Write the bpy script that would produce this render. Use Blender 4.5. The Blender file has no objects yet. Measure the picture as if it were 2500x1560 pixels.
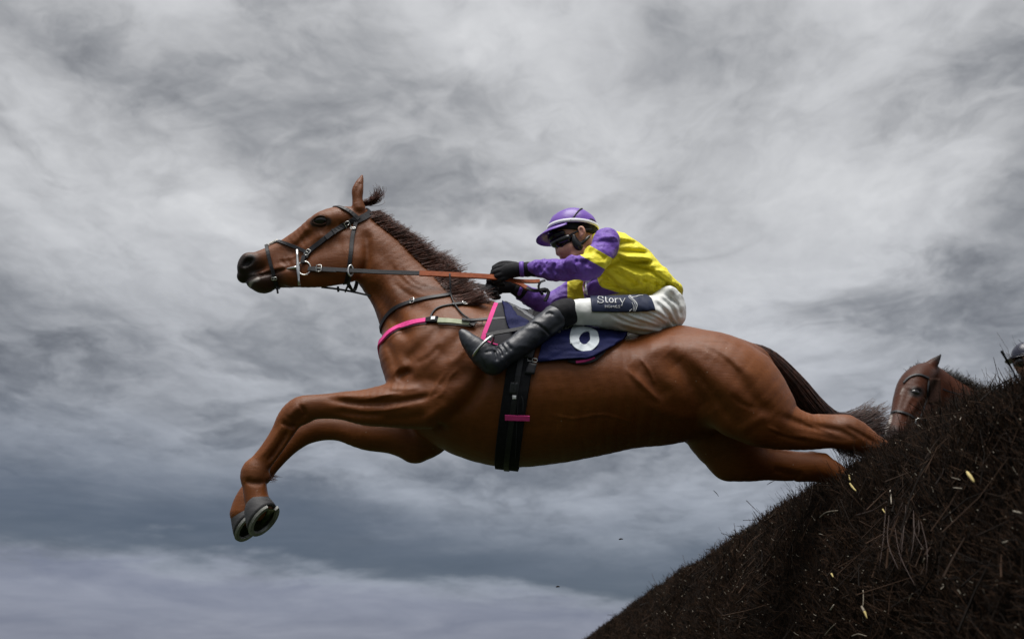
import bpy, bmesh, math, random
import numpy as np
from mathutils import Vector

random.seed(7)
rng = np.random.default_rng(7)
S = bpy.context.scene
COL = S.collection

# ------------------------------------------------------------------ camera
PW, PH, FPX = 2500.0, 1560.0, 2500.0
PITCH = math.radians(20.0)
CAM = np.array([0.0, 0.0, 0.40])
cd = bpy.data.cameras.new('camera')
cd.sensor_width = 36.0
cd.lens = 36.0 * FPX / PW
cd.clip_start = 0.05
cd.clip_end = 20000
cd.dof.use_dof = True
cd.dof.focus_distance = 3.95
cd.dof.aperture_fstop = 3.5
cam = bpy.data.objects.new('camera', cd)
cam.location = CAM
cam.rotation_euler = (math.radians(90) + PITCH, 0, 0)
COL.objects.link(cam)
S.camera = cam

# ------------------------------------------------------------------ view
S.view_settings.view_transform = 'Standard'
S.view_settings.look = 'None'
S.view_settings.gamma = 1.0
S.view_settings.use_curve_mapping = False

# ------------------------------------------------------------------ sky
SUN_EL, SUN_AZ = 76.0, 190.0          # high behind the cloud, azimuth clockwise from +Y
EXPOSURE = 1.5
S.view_settings.exposure = EXPOSURE
SKY_GAIN = 2.0 ** -EXPOSURE
CLOUD_STOPS = [(0.30, (0.11, 0.115, 0.126)), (0.42, (0.185, 0.190, 0.202)), (0.51, (0.31, 0.316, 0.328)), (0.59, (0.44, 0.444, 0.454)), (0.67, (0.555, 0.560, 0.572)), (0.80, (0.70, 0.705, 0.715))]
SKY_SEED = 8.8
BANK_A, BANK_B = (0.052, 0.070, 0.102), (0.118, 0.140, 0.186)
LOW_A, LOW_B = (0.148, 0.162, 0.236), (0.262, 0.276, 0.350)
w = bpy.data.worlds.new('World')
S.world = w
w.use_nodes = True
nt = w.node_tree
nt.nodes.clear()


class NB:
    """small helper to write node trees"""
    def __init__(s, tree):
        s.t = tree

    def n(s, typ, **kw):
        nd = s.t.nodes.new(typ)
        for k, v in kw.items():
            if k == 'inp':
                for i, val in v.items():
                    if hasattr(val, 'is_output') or isinstance(val, bpy.types.NodeSocket):
                        s.t.links.new(val, nd.inputs[i])
                    else:
                        nd.inputs[i].default_value = val
            else:
                setattr(nd, k, v)
        return nd

    def m(s, op, a, b=None, c=None, clamp=False):
        nd = s.t.nodes.new('ShaderNodeMath')
        nd.operation = op
        nd.use_clamp = clamp
        for i, v in enumerate((a, b, c)):
            if v is None:
                continue
            if isinstance(v, bpy.types.NodeSocket):
                s.t.links.new(v, nd.inputs[i])
            else:
                nd.inputs[i].default_value = v
        return nd.outputs[0]

    def mixc(s, f, a, b, blend='MIX'):
        nd = s.t.nodes.new('ShaderNodeMix')
        nd.data_type = 'RGBA'
        nd.blend_type = blend
        for i, v in ((0, f), (6, a), (7, b)):
            if isinstance(v, bpy.types.NodeSocket):
                s.t.links.new(v, nd.inputs[i])
            else:
                nd.inputs[i].default_value = (*v, 1) if (i > 0 and len(v) == 3) else v
        return nd.outputs[2]

    def ramp(s, fac, stops, interp='LINEAR'):
        nd = s.t.nodes.new('ShaderNodeValToRGB')
        cr = nd.color_ramp
        cr.interpolation = interp
        while len(cr.elements) < len(stops):
            cr.elements.new(0.5)
        for e, (p, c) in zip(cr.elements, stops):
            e.position = p
            e.color = (*c, 1) if len(c) == 3 else c
        s.t.links.new(fac, nd.inputs[0])
        return nd.outputs[0]

    def noise(s, vec, scale, detail=4, rough=0.5, dist=0.0):
        nd = s.n('ShaderNodeTexNoise', inp={'Scale': scale, 'Detail': detail, 'Roughness': rough, 'Distortion': dist})
        if vec is not None:
            s.t.links.new(vec, nd.inputs['Vector'])
        return nd.outputs['Fac']

    def comb(s, x, y, z):
        return s.n('ShaderNodeCombineXYZ', inp={0: x, 1: y, 2: z}).outputs[0]


b = NB(nt)
sky = b.n('ShaderNodeTexSky', sky_type='NISHITA', sun_disc=False)
sky.sun_elevation = math.radians(SUN_EL)
sky.sun_rotation = math.radians(SUN_AZ)
tc = b.n('ShaderNodeTexCoord')
sep = b.n('ShaderNodeSeparateXYZ', inp={0: tc.outputs['Generated']})
dx, dyy, dz = sep.outputs
zc = b.m('MAXIMUM', dz, 0.0)
den = b.m('ADD', zc, 0.13)
u = b.m('DIVIDE', dx, den)
v = b.m('DIVIDE', dyy, den)


def mrange(x, a, c, lo=0.0, hi=1.0):
    return b.n('ShaderNodeMapRange', interpolation_type='SMOOTHSTEP', inp={0: x, 1: a, 2: c, 3: lo, 4: hi}).outputs[0]


# a ragged layer overhead, drawn out by the wind and warped into billows
ang = math.radians(72)
us = b.m('ADD', b.m('MULTIPLY', u, math.cos(ang)), b.m('MULTIPLY', v, math.sin(ang)))
vs = b.m('SUBTRACT', b.m('MULTIPLY', v, math.cos(ang)), b.m('MULTIPLY', u, math.sin(ang)))
plane = b.comb(u, v, SKY_SEED)
warp = b.n('ShaderNodeTexNoise', inp={'Vector': plane, 'Scale': 1.5, 'Detail': 5.0, 'Roughness': 0.55})
wv = b.n('ShaderNodeVectorMath', operation='SUBTRACT', inp={0: warp.outputs['Color'], 1: (0.5, 0.5, 0.5)}).outputs[0]
wv = b.n('ShaderNodeVectorMath', operation='SCALE', inp={0: wv, 'Scale': 0.55}).outputs[0]
streak = b.comb(b.m('MULTIPLY', us, 0.62), b.m('MULTIPLY', vs, 1.35), 1.9)
streak = b.n('ShaderNodeVectorMath', operation='ADD', inp={0: streak, 1: wv}).outputs[0]
pl2 = b.n('ShaderNodeVectorMath', operation='ADD', inp={0: plane, 1: wv}).outputs[0]
n_big = b.noise(plane, 0.75, 2, 0.5, 0.2)
n_mid = b.noise(streak, 1.5, 12, 0.58, 0.0)
n_bil = b.noise(pl2, 2.9, 10, 0.58, 0.0)
bil = b.m('MULTIPLY', b.m('ABSOLUTE', b.m('SUBTRACT', n_bil, 0.5)), 2.0)
val = b.m('ADD', b.m('ADD', b.m('MULTIPLY', n_big, 0.42), b.m('MULTIPLY', n_mid, 0.62)), b.m('MULTIPLY', bil, 0.30))
val = b.m('MULTIPLY_ADD', b.m('SUBTRACT', val, 0.58), 1.06, 0.622)
# torn edges of nearer scud under the main layer
pl3 = b.n('ShaderNodeVectorMath', operation='ADD', inp={0: b.comb(b.m('MULTIPLY', u, 1.0), b.m('MULTIPLY', v, 0.8), 44.0), 1: wv}).outputs[0]
n_scud = b.noise(pl3, 1.35, 12, 0.60, 0.15)
scud = mrange(n_scud, 0.46, 0.58)
n_sc2 = b.noise(pl3, 3.1, 12, 0.62, 0.1)
scud2 = mrange(n_sc2, 0.50, 0.60)
val = b.m('ADD', val, b.m('MULTIPLY', b.m('SUBTRACT', 0.45, scud), 0.085))
val = b.m('ADD', val, b.m('MULTIPLY', b.m('SUBTRACT', 0.40, scud2), 0.055))
cloud = b.ramp(val, CLOUD_STOPS)
# rain-blue bank low down with a ragged foot and a paler lilac gap under it
az = b.m('ARCTAN2', dx, dyy)
hv = b.comb(b.m('MULTIPLY', az, 2.6), b.m('MULTIPLY', zc, 11.0), 0.4)
n_h = b.noise(hv, 1.5, 9, 0.60, 0.35)
n_h2 = b.noise(b.comb(b.m('MULTIPLY', az, 6.0), b.m('MULTIPLY', zc, 34.0), 2.0), 1.2, 8, 0.6, 0.4)
bank_c = b.m('ADD', b.m('SUBTRACT', 0.078, b.m('MULTIPLY', b.m('SINE', b.m('MULTIPLY', az, 2.0)), 0.060)), b.m('MULTIPLY', b.m('SUBTRACT', n_h, 0.5), 0.10))
bank_d = b.m('SUBTRACT', zc, bank_c)
foot = b.m('ADD', bank_d, b.m('MULTIPLY', b.m('SUBTRACT', n_h2, 0.5), 0.035))
bank = b.m('MULTIPLY', mrange(foot, -0.012, 0.016), mrange(bank_d, 0.015, 0.15, 1.0, 0.0))
low = mrange(foot, -0.020, 0.010, 1.0, 0.0)
blue = mrange(zc, 0.10, 0.46, 1.0, 0.0)
tinted = b.mixc(blue, cloud, b.mixc(1.0, cloud, (0.57, 0.61, 0.69), 'MULTIPLY'))
banked = b.mixc(b.m('MULTIPLY', bank, b.m('ADD', 0.72, b.m('MULTIPLY', n_h, 0.5), clamp=True)), tinted, b.mixc(n_h2, BANK_A, BANK_B))
low_col = b.mixc(b.m('MULTIPLY_ADD', n_h2, 2.2, -0.6, clamp=True), LOW_A, LOW_B)
full = b.mixc(b.m('MULTIPLY', low, 0.9), banked, low_col)
# overcast skies brighten towards the zenith
zen = mrange(zc, 0.55, 1.0, 1.0, 1.9)
full = b.n('ShaderNodeVectorMath', operation='SCALE', inp={0: full, 'Scale': b.m('MULTIPLY', zen, 10.0 * SKY_GAIN)}).outputs[0]
mixed = b.mixc(0.97, sky.outputs[0], full)
bg = b.n('ShaderNodeBackground', inp={0: mixed, 1: 0.1})
wo = b.n('ShaderNodeOutputWorld')
nt.links.new(bg.outputs[0], wo.inputs[0])

# ------------------------------------------------------------------ sun behind thin cloud
sd = bpy.data.lights.new('sun', 'SUN')
sd.energy = 1.5
sd.angle = math.radians(42)
sd.color = (1.0, 0.965, 0.92)
so = bpy.data.objects.new('sun', sd)
el, azr = math.radians(SUN_EL), math.radians(SUN_AZ)
sdir = Vector((math.sin(azr) * math.cos(el), math.cos(azr) * math.cos(el), math.sin(el)))
so.rotation_euler = sdir.to_track_quat('Z', 'Y').to_euler()
so.location = (0, -5, 20)
COL.objects.link(so)

# ------------------------------------------------------------------ picture <-> place
D = 3.90                                     # depth of the leading horse's median plane
CP, SP = math.cos(PITCH), math.sin(PITCH)


def ray(px, py):
    a, bb = (px - PW / 2) / FPX, -(py - PH / 2) / FPX
    return np.array([a, CP - bb * SP, SP + bb * CP])


def at(px, py, Y):
    d = ray(px, py)
    return CAM + d * (Y / d[1])


def W(px, py, dy=0.0):
    return at(px, py, D + dy)


def mpp(p):
    """metres per photograph pixel at a point"""
    q = np.asarray(p) - CAM
    return (q[1] * CP + q[2] * SP) / FPX


def proj(P):
    q = P - CAM.astype(P.dtype)
    zc_ = q[:, 1] * CP + q[:, 2] * SP
    up = -q[:, 1] * SP + q[:, 2] * CP
    return PW / 2 + FPX * q[:, 0] / zc_, PH / 2 - FPX * up / zc_


# ------------------------------------------------------------------ objects
def tag(o, label=None, cat=None, group=None, kind=None):
    if label: o['label'] = label
    if cat: o['category'] = cat
    if group: o['group'] = group
    if kind: o['kind'] = kind
    return o


def empty(name, loc=(0, 0, 0)):
    o = bpy.data.objects.new(name, None)
    o.location = loc
    o.empty_display_size = 0.1
    COL.objects.link(o)
    return o


def link(name, me, mat=None, parent=None):
    o = bpy.data.objects.new(name, me)
    COL.objects.link(o)
    if mat is not None:
        for mm in (mat if isinstance(mat, (list, tuple)) else [mat]):
            me.materials.append(mm)
    if parent is not None:
        o.parent = parent
        ploc = parent.location
        pp = parent.parent
        off = Vector(ploc)
        while pp is not None:
            off += Vector(pp.location)
            pp = pp.parent
        o.location = -off if o.location.length == 0 else o.location
    return o


def mesh(name, V, F, mat=None, parent=None, smooth=True):
    me = bpy.data.meshes.new(name)
    V = np.asarray(V, dtype=np.float32).reshape(-1, 3)
    if isinstance(F, np.ndarray):
        nf, k = F.shape
        me.vertices.add(len(V)); me.vertices.foreach_set('co', V.ravel())
        me.loops.add(nf * k); me.loops.foreach_set('vertex_index', F.astype(np.int32).ravel())
        me.polygons.add(nf)
        me.polygons.foreach_set('loop_start', np.arange(0, nf * k, k, dtype=np.int32))
        me.polygons.foreach_set('loop_total', np.full(nf, k, dtype=np.int32))
        me.update(calc_edges=True)
    else:
        me.from_pydata([tuple(p) for p in V.tolist()], [], [tuple(f) for f in F])
    me.validate()
    if smooth:
        me.polygons.foreach_set('use_smooth', np.ones(len(me.polygons), dtype=bool))
    me.update()
    return link(name, me, mat, parent)


def attr(o, name, vals):
    a = o.data.attributes.new(name, 'FLOAT', 'POINT')
    a.data.foreach_set('value', np.asarray(vals, dtype=np.float32))


# ------------------------------------------------------------------ numeric noise
def _hash(ix, iy, iz):
    h = (ix * 374761393 + iy * 668265263 + iz * 2147483647 + 1274126177) & 0xFFFFFFFF
    h = ((h ^ (h >> 13)) * 1274126177) & 0xFFFFFFFF
    h = h ^ (h >> 16)
    return (h & 0xFFFF).astype(np.float32) / 65535.0


def vnoise(P, scale):
    Q = np.asarray(P, dtype=np.float64) * scale
    I = np.floor(Q).astype(np.int64)
    f = (Q - I).astype(np.float32)
    f = f * f * f * (f * (f * 6 - 15) + 10)
    r = 0
    for a in (0, 1):
        for b_ in (0, 1):
            for c in (0, 1):
                wgt = (f[:, 0] if a else 1 - f[:, 0]) * (f[:, 1] if b_ else 1 - f[:, 1]) * (f[:, 2] if c else 1 - f[:, 2])
                r = r + wgt * _hash(I[:, 0] + a, I[:, 1] + b_, I[:, 2] + c)
    return r * 2 - 1


def fbm(P, scale, octv=3):
    s, a = 0, 1.0
    for i in range(octv):
        s = s + a * vnoise(np.asarray(P) + 17.3 * i, scale)
        scale *= 2.0; a *= 0.5
    return s


# ------------------------------------------------------------------ smooth solids (distance fields -> quads)
def crom(A, n):
    A = np.asarray(A, dtype=float)
    if len(A) < 3 or n <= 1:
        return A
    P = np.vstack([2 * A[0] - A[1], A, 2 * A[-1] - A[-2]])
    out = []
    for i in range(1, len(P) - 2):
        p0, p1, p2, p3 = P[i - 1], P[i], P[i + 1], P[i + 2]
        for t in np.arange(n) / n:
            out.append(0.5 * ((2 * p1) + (-p0 + p2) * t + (2 * p0 - 5 * p1 + 4 * p2 - p3) * t * t + (-p0 + 3 * p1 - 3 * p2 + p3) * t ** 3))
    out.append(A[-1])
    return np.array(out)


from concurrent.futures import ThreadPoolExecutor
POOL = ThreadPoolExecutor(6)


class Solid:
    def __init__(s):
        s.ops = []
        s.feats = []
        s.post = None

    def raw(s, pts, rad, sy, k=0.03, mode='add', n=4):
        """chain of round sections; sy squeezes each section in depth (half depth = r/sy)"""
        A = np.column_stack([np.asarray(pts, float), rad, sy])
        A = crom(A, n)
        A[:, 3] = np.maximum(A[:, 3], 0.0005)
        A[:, 4] = np.maximum(A[:, 4], 0.2)
        ext = A[:, 3] * np.maximum(1.0, 1 / A[:, 4])
        mg = max(k, 0.05) + 0.03
        lo = (A[:, :3] - ext[:, None]).min(0) - mg
        hi = (A[:, :3] + ext[:, None]).max(0) + mg
        s.ops.append((A.astype(np.float32), k, mode, lo, hi))

    def px(s, nodes, Y0=None, k=0.03, mode='add', n=4, mir=False, grow=0.0):
        """nodes (px, py, r_px, dy_m, sy)"""
        Y0 = D if Y0 is None else Y0
        P = [at(a[0], a[1], Y0 + a[3]) for a in nodes]
        R = [a[2] * mpp(p) + grow for a, p in zip(nodes, P)]
        if mir:
            P = [np.array([p[0], 2 * Y0 - p[1], p[2]]) for p in P]
        s.raw(P, R, [a[4] for a in nodes], k, mode, n)

    def feat(s, line, sigma, amp, side='both', Y0=None, lim=None):
        """groove (amp>0) or ridge (amp<0) drawn on the flank, in picture units"""
        L = crom(np.array(line, float), 3) if len(line) > 2 else np.array(line, float)
        s.feats.append((L, sigma, amp, side, D if Y0 is None else Y0))

    def __call__(s, P):
        P = np.asarray(P, dtype=np.float32)
        d = np.full(len(P), 1.0, dtype=np.float32)
        if not len(P):
            return d
        C0, C1, C2 = (np.ascontiguousarray(P[:, i]) for i in range(3))
        plo, phi = np.array([C0.min(), C1.min(), C2.min()]), np.array([C0.max(), C1.max(), C2.max()])
        for A, k, mode, lo, hi in s.ops:
            if (hi < plo).any() or (lo > phi).any():
                continue
            m = (C0 > lo[0]) & (C0 < hi[0]) & (C1 > lo[1]) & (C1 < hi[1]) & (C2 > lo[2]) & (C2 < hi[2])
            if not m.any():
                continue
            m = np.flatnonzero(m)
            Q0, Q1, Q2 = C0[m], C1[m], C2[m]
            best = np.full(len(m), 9.0, dtype=np.float32)
            qlo = (Q0.min(), Q1.min(), Q2.min()); qhi = (Q0.max(), Q1.max(), Q2.max())
            mg = max(k, 0.05) + 0.03
            AL = A.tolist()
            for i in range(max(1, len(AL) - 1)):
                ax_, ay_, az_, ar, asy = AL[i]; bx_, by_, bz_, br, bsy = AL[min(i + 1, len(AL) - 1)]
                ex = max(ar * max(1, 1 / asy), br * max(1, 1 / bsy)) + mg
                if max(ax_, bx_) + ex < qlo[0] or min(ax_, bx_) - ex > qhi[0] or max(ay_, by_) + ex < qlo[1] or min(ay_, by_) - ex > qhi[1] or max(az_, bz_) + ex < qlo[2] or min(az_, bz_) - ex > qhi[2]:
                    continue
                ux, uy, uz = bx_ - ax_, by_ - ay_, bz_ - az_
                L2 = ux * ux + uy * uy + uz * uz
                dx_, dy_, dz_ = Q0 - np.float32(ax_), Q1 - np.float32(ay_), Q2 - np.float32(az_)
                if L2 < 1e-10:
                    sy = asy; rr = ar
                else:
                    t = dx_ * np.float32(ux / L2); t += dy_ * np.float32(uy / L2); t += dz_ * np.float32(uz / L2)
                    np.clip(t, 0, 1, out=t)
                    dx_ -= t * np.float32(ux); dy_ -= t * np.float32(uy); dz_ -= t * np.float32(uz)
                    sy = np.float32(asy) + t * np.float32(bsy - asy); rr = np.float32(ar) + t * np.float32(br - ar)
                dy_ *= sy
                dd = dx_ * dx_; dd += dy_ * dy_; dd += dz_ * dz_
                np.sqrt(dd, out=dd); dd -= rr
                dd /= np.maximum(np.float32(1), sy * np.float32(0.75))
                np.minimum(best, dd, out=best)
            cur = d[m]
            if mode == 'add':
                h = np.clip(0.5 + 0.5 * (cur - best) / np.float32(k), 0, 1)
                d[m] = cur + (best - cur) * h - k * h * (1 - h)
            else:
                best = -best
                h = np.clip(0.5 - 0.5 * (cur - best) / k, 0, 1)
                d[m] = cur + (best - cur) * h + k * h * (1 - h)
        if s.feats:
            nb = np.abs(d) < 0.03
            if nb.any():
                Q = P[nb]
                add = np.zeros(len(Q), dtype=np.float32)
                cache = {}; lims = {}
                for L, sg, amp, side, Y0 in s.feats:
                    if Y0 not in cache:
                        Qm = Q.copy()
                        Qm[:, 1] = Y0 - np.abs(Q[:, 1] - Y0)
                        cache[Y0] = (proj(Qm), Q[:, 1] < Y0)
                    (X, Yp), near = cache[Y0]
                    bx = lims.get(Y0)
                    if bx is None:
                        bx = lims[Y0] = (X.min(), X.max(), Yp.min(), Yp.max())
                    if L[:, 0].max() + 3 * sg < bx[0] or L[:, 0].min() - 3 * sg > bx[1] or L[:, 1].max() + 3 * sg < bx[2] or L[:, 1].min() - 3 * sg > bx[3]:
                        continue
                    wgt = np.ones(len(Q)) if side == 'both' else (near if side == 'near' else ~near).astype(float)
                    m = (wgt > 0) & (X > L[:, 0].min() - 3 * sg) & (X < L[:, 0].max() + 3 * sg) & (Yp > L[:, 1].min() - 3 * sg) & (Yp < L[:, 1].max() + 3 * sg)
                    if not m.any():
                        continue
                    x, y = X[m], Yp[m]
                    dm = np.full(len(x), 1e9); tt = np.zeros(len(x))
                    nseg = len(L) - 1
                    for i in range(max(nseg, 1)):
                        a = L[i][:2]; b_ = L[min(i + 1, len(L) - 1)][:2]
                        ab = b_ - a; l2 = ab @ ab + 1e-9
                        t = np.clip(((x - a[0]) * ab[0] + (y - a[1]) * ab[1]) / l2, 0, 1)
                        e = (x - a[0] - t * ab[0]) ** 2 + (y - a[1] - t * ab[1]) ** 2
                        u_ = (i + t) / max(nseg, 1)
                        up = e < dm
                        dm = np.where(up, e, dm); tt = np.where(up, u_, tt)
                    fade = 1.0 if nseg < 2 else np.clip(np.minimum(tt, 1 - tt) * 5 + 0.15, 0, 1)
                    scale = (Y0 / FPX)
                    # fade close to the median plane so nothing tears
                    md = np.clip(np.abs(Q[m, 1] - Y0) / 0.04, 0, 1)
                    add[m] += amp * scale * np.exp(-dm / (2 * sg * sg)) * fade * md
                d[nb] += add
        if s.post is not None:
            d = s.post(P, d)
        return d

    def ev(s, P, n=24000):
        P = np.asarray(P, dtype=np.float32)
        if len(P) <= n:
            return s(P)
        return np.concatenate(list(POOL.map(s, np.array_split(P, len(P) // n + 1))))

    def bounds(s):
        lo = np.min([o[3] for o in s.ops if o[2] == 'add'], axis=0)
        hi = np.max([o[4] for o in s.ops if o[2] == 'add'], axis=0)
        return lo, hi

    def grad(s, P, e=0.0015):
        g = np.zeros_like(P)
        for a in ((1, 1, 1), (1, -1, -1), (-1, 1, -1), (-1, -1, 1)):
            a = np.array(a, dtype=np.float32)
            g += a * s.ev(P + a * e)[:, None]
        return g / (4 * e)

    def mesh(s, h, coarse=3):
        lo, hi = s.bounds()
        H = h * coarse
        n = np.ceil((hi - lo) / H).astype(int) + 2
        ax = [lo[i] + H * np.arange(n[i]) for i in range(3)]
        G = np.stack(np.meshgrid(*ax, indexing='ij'), -1).reshape(-1, 3).astype(np.float32)
        dc = s.ev(G).reshape(n)
        band = np.abs(dc) < 1.9 * H
        up = lambda A: A.repeat(coarse, 0).repeat(coarse, 1).repeat(coarse, 2)
        V = up(dc); B = up(band)
        B2 = B
        idx = np.argwhere(B2)
        Pf = (lo + idx * h).astype(np.float32)
        vals = s.ev(Pf)
        V[idx[:, 0], idx[:, 1], idx[:, 2]] = vals
        return s._nets(V, lo, h)

    def _nets(s, V, lo, h):
        inside = V < 0
        nx, ny, nz = V.shape
        c = np.zeros((nx - 1, ny - 1, nz - 1), dtype=np.int8)
        for i in (0, 1):
            for j in (0, 1):
                for k in (0, 1):
                    c += inside[i:nx - 1 + i, j:ny - 1 + j, k:nz - 1 + k]
        act = (c > 0) & (c < 8)
        ids = np.argwhere(act)
        vid = np.full(act.shape, -1, dtype=np.int64)
        vid[ids[:, 0], ids[:, 1], ids[:, 2]] = np.arange(len(ids))
        acc = np.zeros((len(ids), 3)); cnt = np.zeros(len(ids))
        corners = [(i, j, k) for i in (0, 1) for j in (0, 1) for k in (0, 1)]
        for a in corners:
            for b_ in corners:
                if sum(b_[q] - a[q] for q in range(3)) != 1 or any(b_[q] < a[q] for q in range(3)):
                    continue
                va = V[ids[:, 0] + a[0], ids[:, 1] + a[1], ids[:, 2] + a[2]]
                vb = V[ids[:, 0] + b_[0], ids[:, 1] + b_[1], ids[:, 2] + b_[2]]
                m = (va < 0) != (vb < 0)
                t = np.where(m, va / np.where(m, va - vb, 1), 0)
                pa, pb = np.array(a, float), np.array(b_, float)
                acc += np.where(m[:, None], pa + t[:, None] * (pb - pa), 0)
                cnt += m
        P = (ids + acc / np.maximum(cnt, 1)[:, None]) * h + lo
        quads = []
        for axn in range(3):
            sl0 = [slice(None)] * 3; sl1 = [slice(None)] * 3
            sl0[axn] = slice(0, -1); sl1[axn] = slice(1, None)
            a, b_ = inside[tuple(sl0)], inside[tuple(sl1)]
            e = np.argwhere(a != b_)
            o1, o2 = (axn + 1) % 3, (axn + 2) % 3
            ok = (e[:, o1] > 0) & (e[:, o2] > 0) & (e[:, o1] < V.shape[o1] - 1) & (e[:, o2] < V.shape[o2] - 1)
            e = e[ok]
            fl = a[e[:, 0], e[:, 1], e[:, 2]]
            def cell(d1, d2):
                q = e.copy(); q[:, o1] -= d1; q[:, o2] -= d2
                return vid[q[:, 0], q[:, 1], q[:, 2]]
            qd = np.stack([cell(1, 1), cell(0, 1), cell(0, 0), cell(1, 0)], 1)
            qd[~fl] = qd[~fl][:, ::-1]
            quads.append(qd)
        Fq = np.vstack(quads)
        Fq = Fq[(Fq >= 0).all(1)]
        P = P.astype(np.float32)
        for _ in range(1):
            d = s.ev(P); g = s.grad(P)
            P = P - np.clip(d / np.maximum((g * g).sum(1), 0.15), -0.5 * h, 0.5 * h)[:, None] * g
        return P, Fq

    def hits(s, pxs, Y0=None, back=0.30, front=0.45):
        """first points of the surface seen at picture positions, and their normals"""
        Y0 = D if Y0 is None else Y0
        R = np.array([ray(p[0], p[1]) for p in pxs])
        R = R / R[:, 1:2]                        # one unit of depth per unit of t
        ts = np.arange(Y0 - front, Y0 + back, 0.018)
        n = len(R)
        P = (CAM + ts[None, :, None] * R[:, None, :]).reshape(-1, 3)
        d = s.ev(P).reshape(n, -1)
        ins = d < 0
        i = np.where(ins.any(1), ins.argmax(1), d.argmin(1))
        bb = ts[i]; a = ts[np.maximum(i - 1, 0)]
        for _ in range(9):
            mid = 0.5 * (a + bb)
            inn = s(CAM + mid[:, None] * R) < 0
            bb = np.where(inn, mid, bb); a = np.where(inn, a, mid)
        P = CAM + a[:, None] * R
        g = s.grad(P.astype(np.float32), 0.006).astype(float)
        return P, g / (np.linalg.norm(g, axis=1)[:, None] + 1e-9)

    def snap(s, P, off=0.0, it=6):
        P = np.asarray(P, dtype=np.float32).reshape(-1, 3).copy()
        for _ in range(it):
            d = s(P) - off; g = s.grad(P, 0.003)
            P -= np.clip(d / np.maximum((g * g).sum(1), 0.2), -0.04, 0.04)[:, None] * g
        g = s.grad(P, 0.004)
        g /= np.linalg.norm(g, axis=1)[:, None] + 1e-9
        return P.astype(float), g.astype(float)


# ------------------------------------------------------------------ materials
def material(name, col=(0.5, 0.5, 0.5), rough=0.6, spec=0.4, metal=0.0, build=None, sheen=0.0):
    m = bpy.data.materials.new(name)
    m.use_nodes = True
    bs = m.node_tree.nodes['Principled BSDF']
    bs.inputs['Base Color'].default_value = (*col, 1)
    bs.inputs['Roughness'].default_value = rough
    bs.inputs['Specular IOR Level'].default_value = spec
    bs.inputs['Metallic'].default_value = metal
    if sheen:
        bs.inputs['Sheen Weight'].default_value = sheen
        bs.inputs['Sheen Roughness'].default_value = 0.4
    if build:
        build(NB(m.node_tree), bs)
    return m


def L(nb, a, bsock):
    nb.t.links.new(a, bsock)


def bump(nb, bs, h, strength=0.3, dist=0.01):
    bp = nb.n('ShaderNodeBump', inp={'Strength': strength, 'Distance': dist, 'Height': h})
    L(nb, bp.outputs[0], bs.inputs['Normal'])


def pos(nb):
    return nb.n('ShaderNodeNewGeometry').outputs['Position']


def scaled(nb, vec, s3):
    return nb.n('ShaderNodeVectorMath', operation='MULTIPLY', inp={0: vec, 1: s3}).outputs[0]


def at_attr(nb, name):
    return nb.n('ShaderNodeAttribute', attribute_name=name).outputs['Fac']


def vary(c1, c2, scale=8, detail=5, rough_=0.55, bscale=60, bstr=0.2, bdist=0.004, sc3=(1, 1, 1)):
    def f(nb, bs):
        p = scaled(nb, pos(nb), sc3)
        n = nb.noise(p, scale, detail, rough_)
        L(nb, nb.ramp(n, [(0.3, c1), (0.7, c2)]), bs.inputs['Base Color'])
        bump(nb, bs, nb.noise(p, bscale, 4, 0.6), bstr, bdist)
    return f


def coat_mat(name, base, base2, dark, spec=0.35):
    def f(nb, bs):
        p = pos(nb)
        n = nb.noise(p, 3.0, 4, 0.55)
        c = nb.mixc(nb.m('MULTIPLY_ADD', n, 1.6, -0.3, clamp=True), base, base2)
        streak_ = nb.noise(scaled(nb, p, (9, 60, 60)), 3.0, 4, 0.6)
        mott = nb.noise(p, 11.0, 5, 0.6)
        c = nb.mixc(nb.m('MULTIPLY_ADD', streak_, 1.5, -0.35, clamp=True), nb.mixc(1.0, c, (0.66, 0.63, 0.60), 'MULTIPLY'), c)
        c = nb.mixc(nb.m('MULTIPLY_ADD', mott, 1.8, -0.5, clamp=True), nb.mixc(1.0, c, (0.80, 0.74, 0.70), 'MULTIPLY'), c)
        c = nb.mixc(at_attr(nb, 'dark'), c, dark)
        vo = nb.n('ShaderNodeTexVoronoi', inp={'Vector': p, 'Scale': 26.0})
        fleck = nb.m('MULTIPLY', nb.m('LESS_THAN', vo.outputs['Distance'], 0.055), nb.m('GREATER_THAN', nb.n('ShaderNodeSeparateColor', inp={0: vo.outputs['Color']}).outputs[0], 0.72))
        c = nb.mixc(nb.m('MULTIPLY', fleck, 0.6), c, (0.40, 0.33, 0.25))
        c = nb.mixc(at_attr(nb, 'pale'), c, (0.62, 0.58, 0.54))
        L(nb, c, bs.inputs['Base Color'])
        L(nb, nb.m('MULTIPLY_ADD', streak_, 0.30, 0.30), bs.inputs['Roughness'])
        fine = nb.noise(scaled(nb, p, (60, 260, 260)), 3.0, 3, 0.6)
        big = nb.noise(p, 22.0, 4, 0.5)
        bump(nb, bs, nb.m('ADD', nb.m('MULTIPLY', streak_, 0.42), nb.m('ADD', nb.m('MULTIPLY', fine, .4), nb.m('MULTIPLY', big, .6))), 0.34, 0.006)
    return material(name, base, 0.45, spec, build=f, sheen=0.0)


M = {}
M['coat'] = coat_mat('chestnut_coat', (0.168, 0.047, 0.0080), (0.262, 0.083, 0.0145), (0.018, 0.014, 0.013), 0.28)
M['coat2'] = coat_mat('bay_coat', (0.058, 0.0150, 0.0045), (0.090, 0.025, 0.0075), (0.006, 0.005, 0.005), 0.15)


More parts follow.
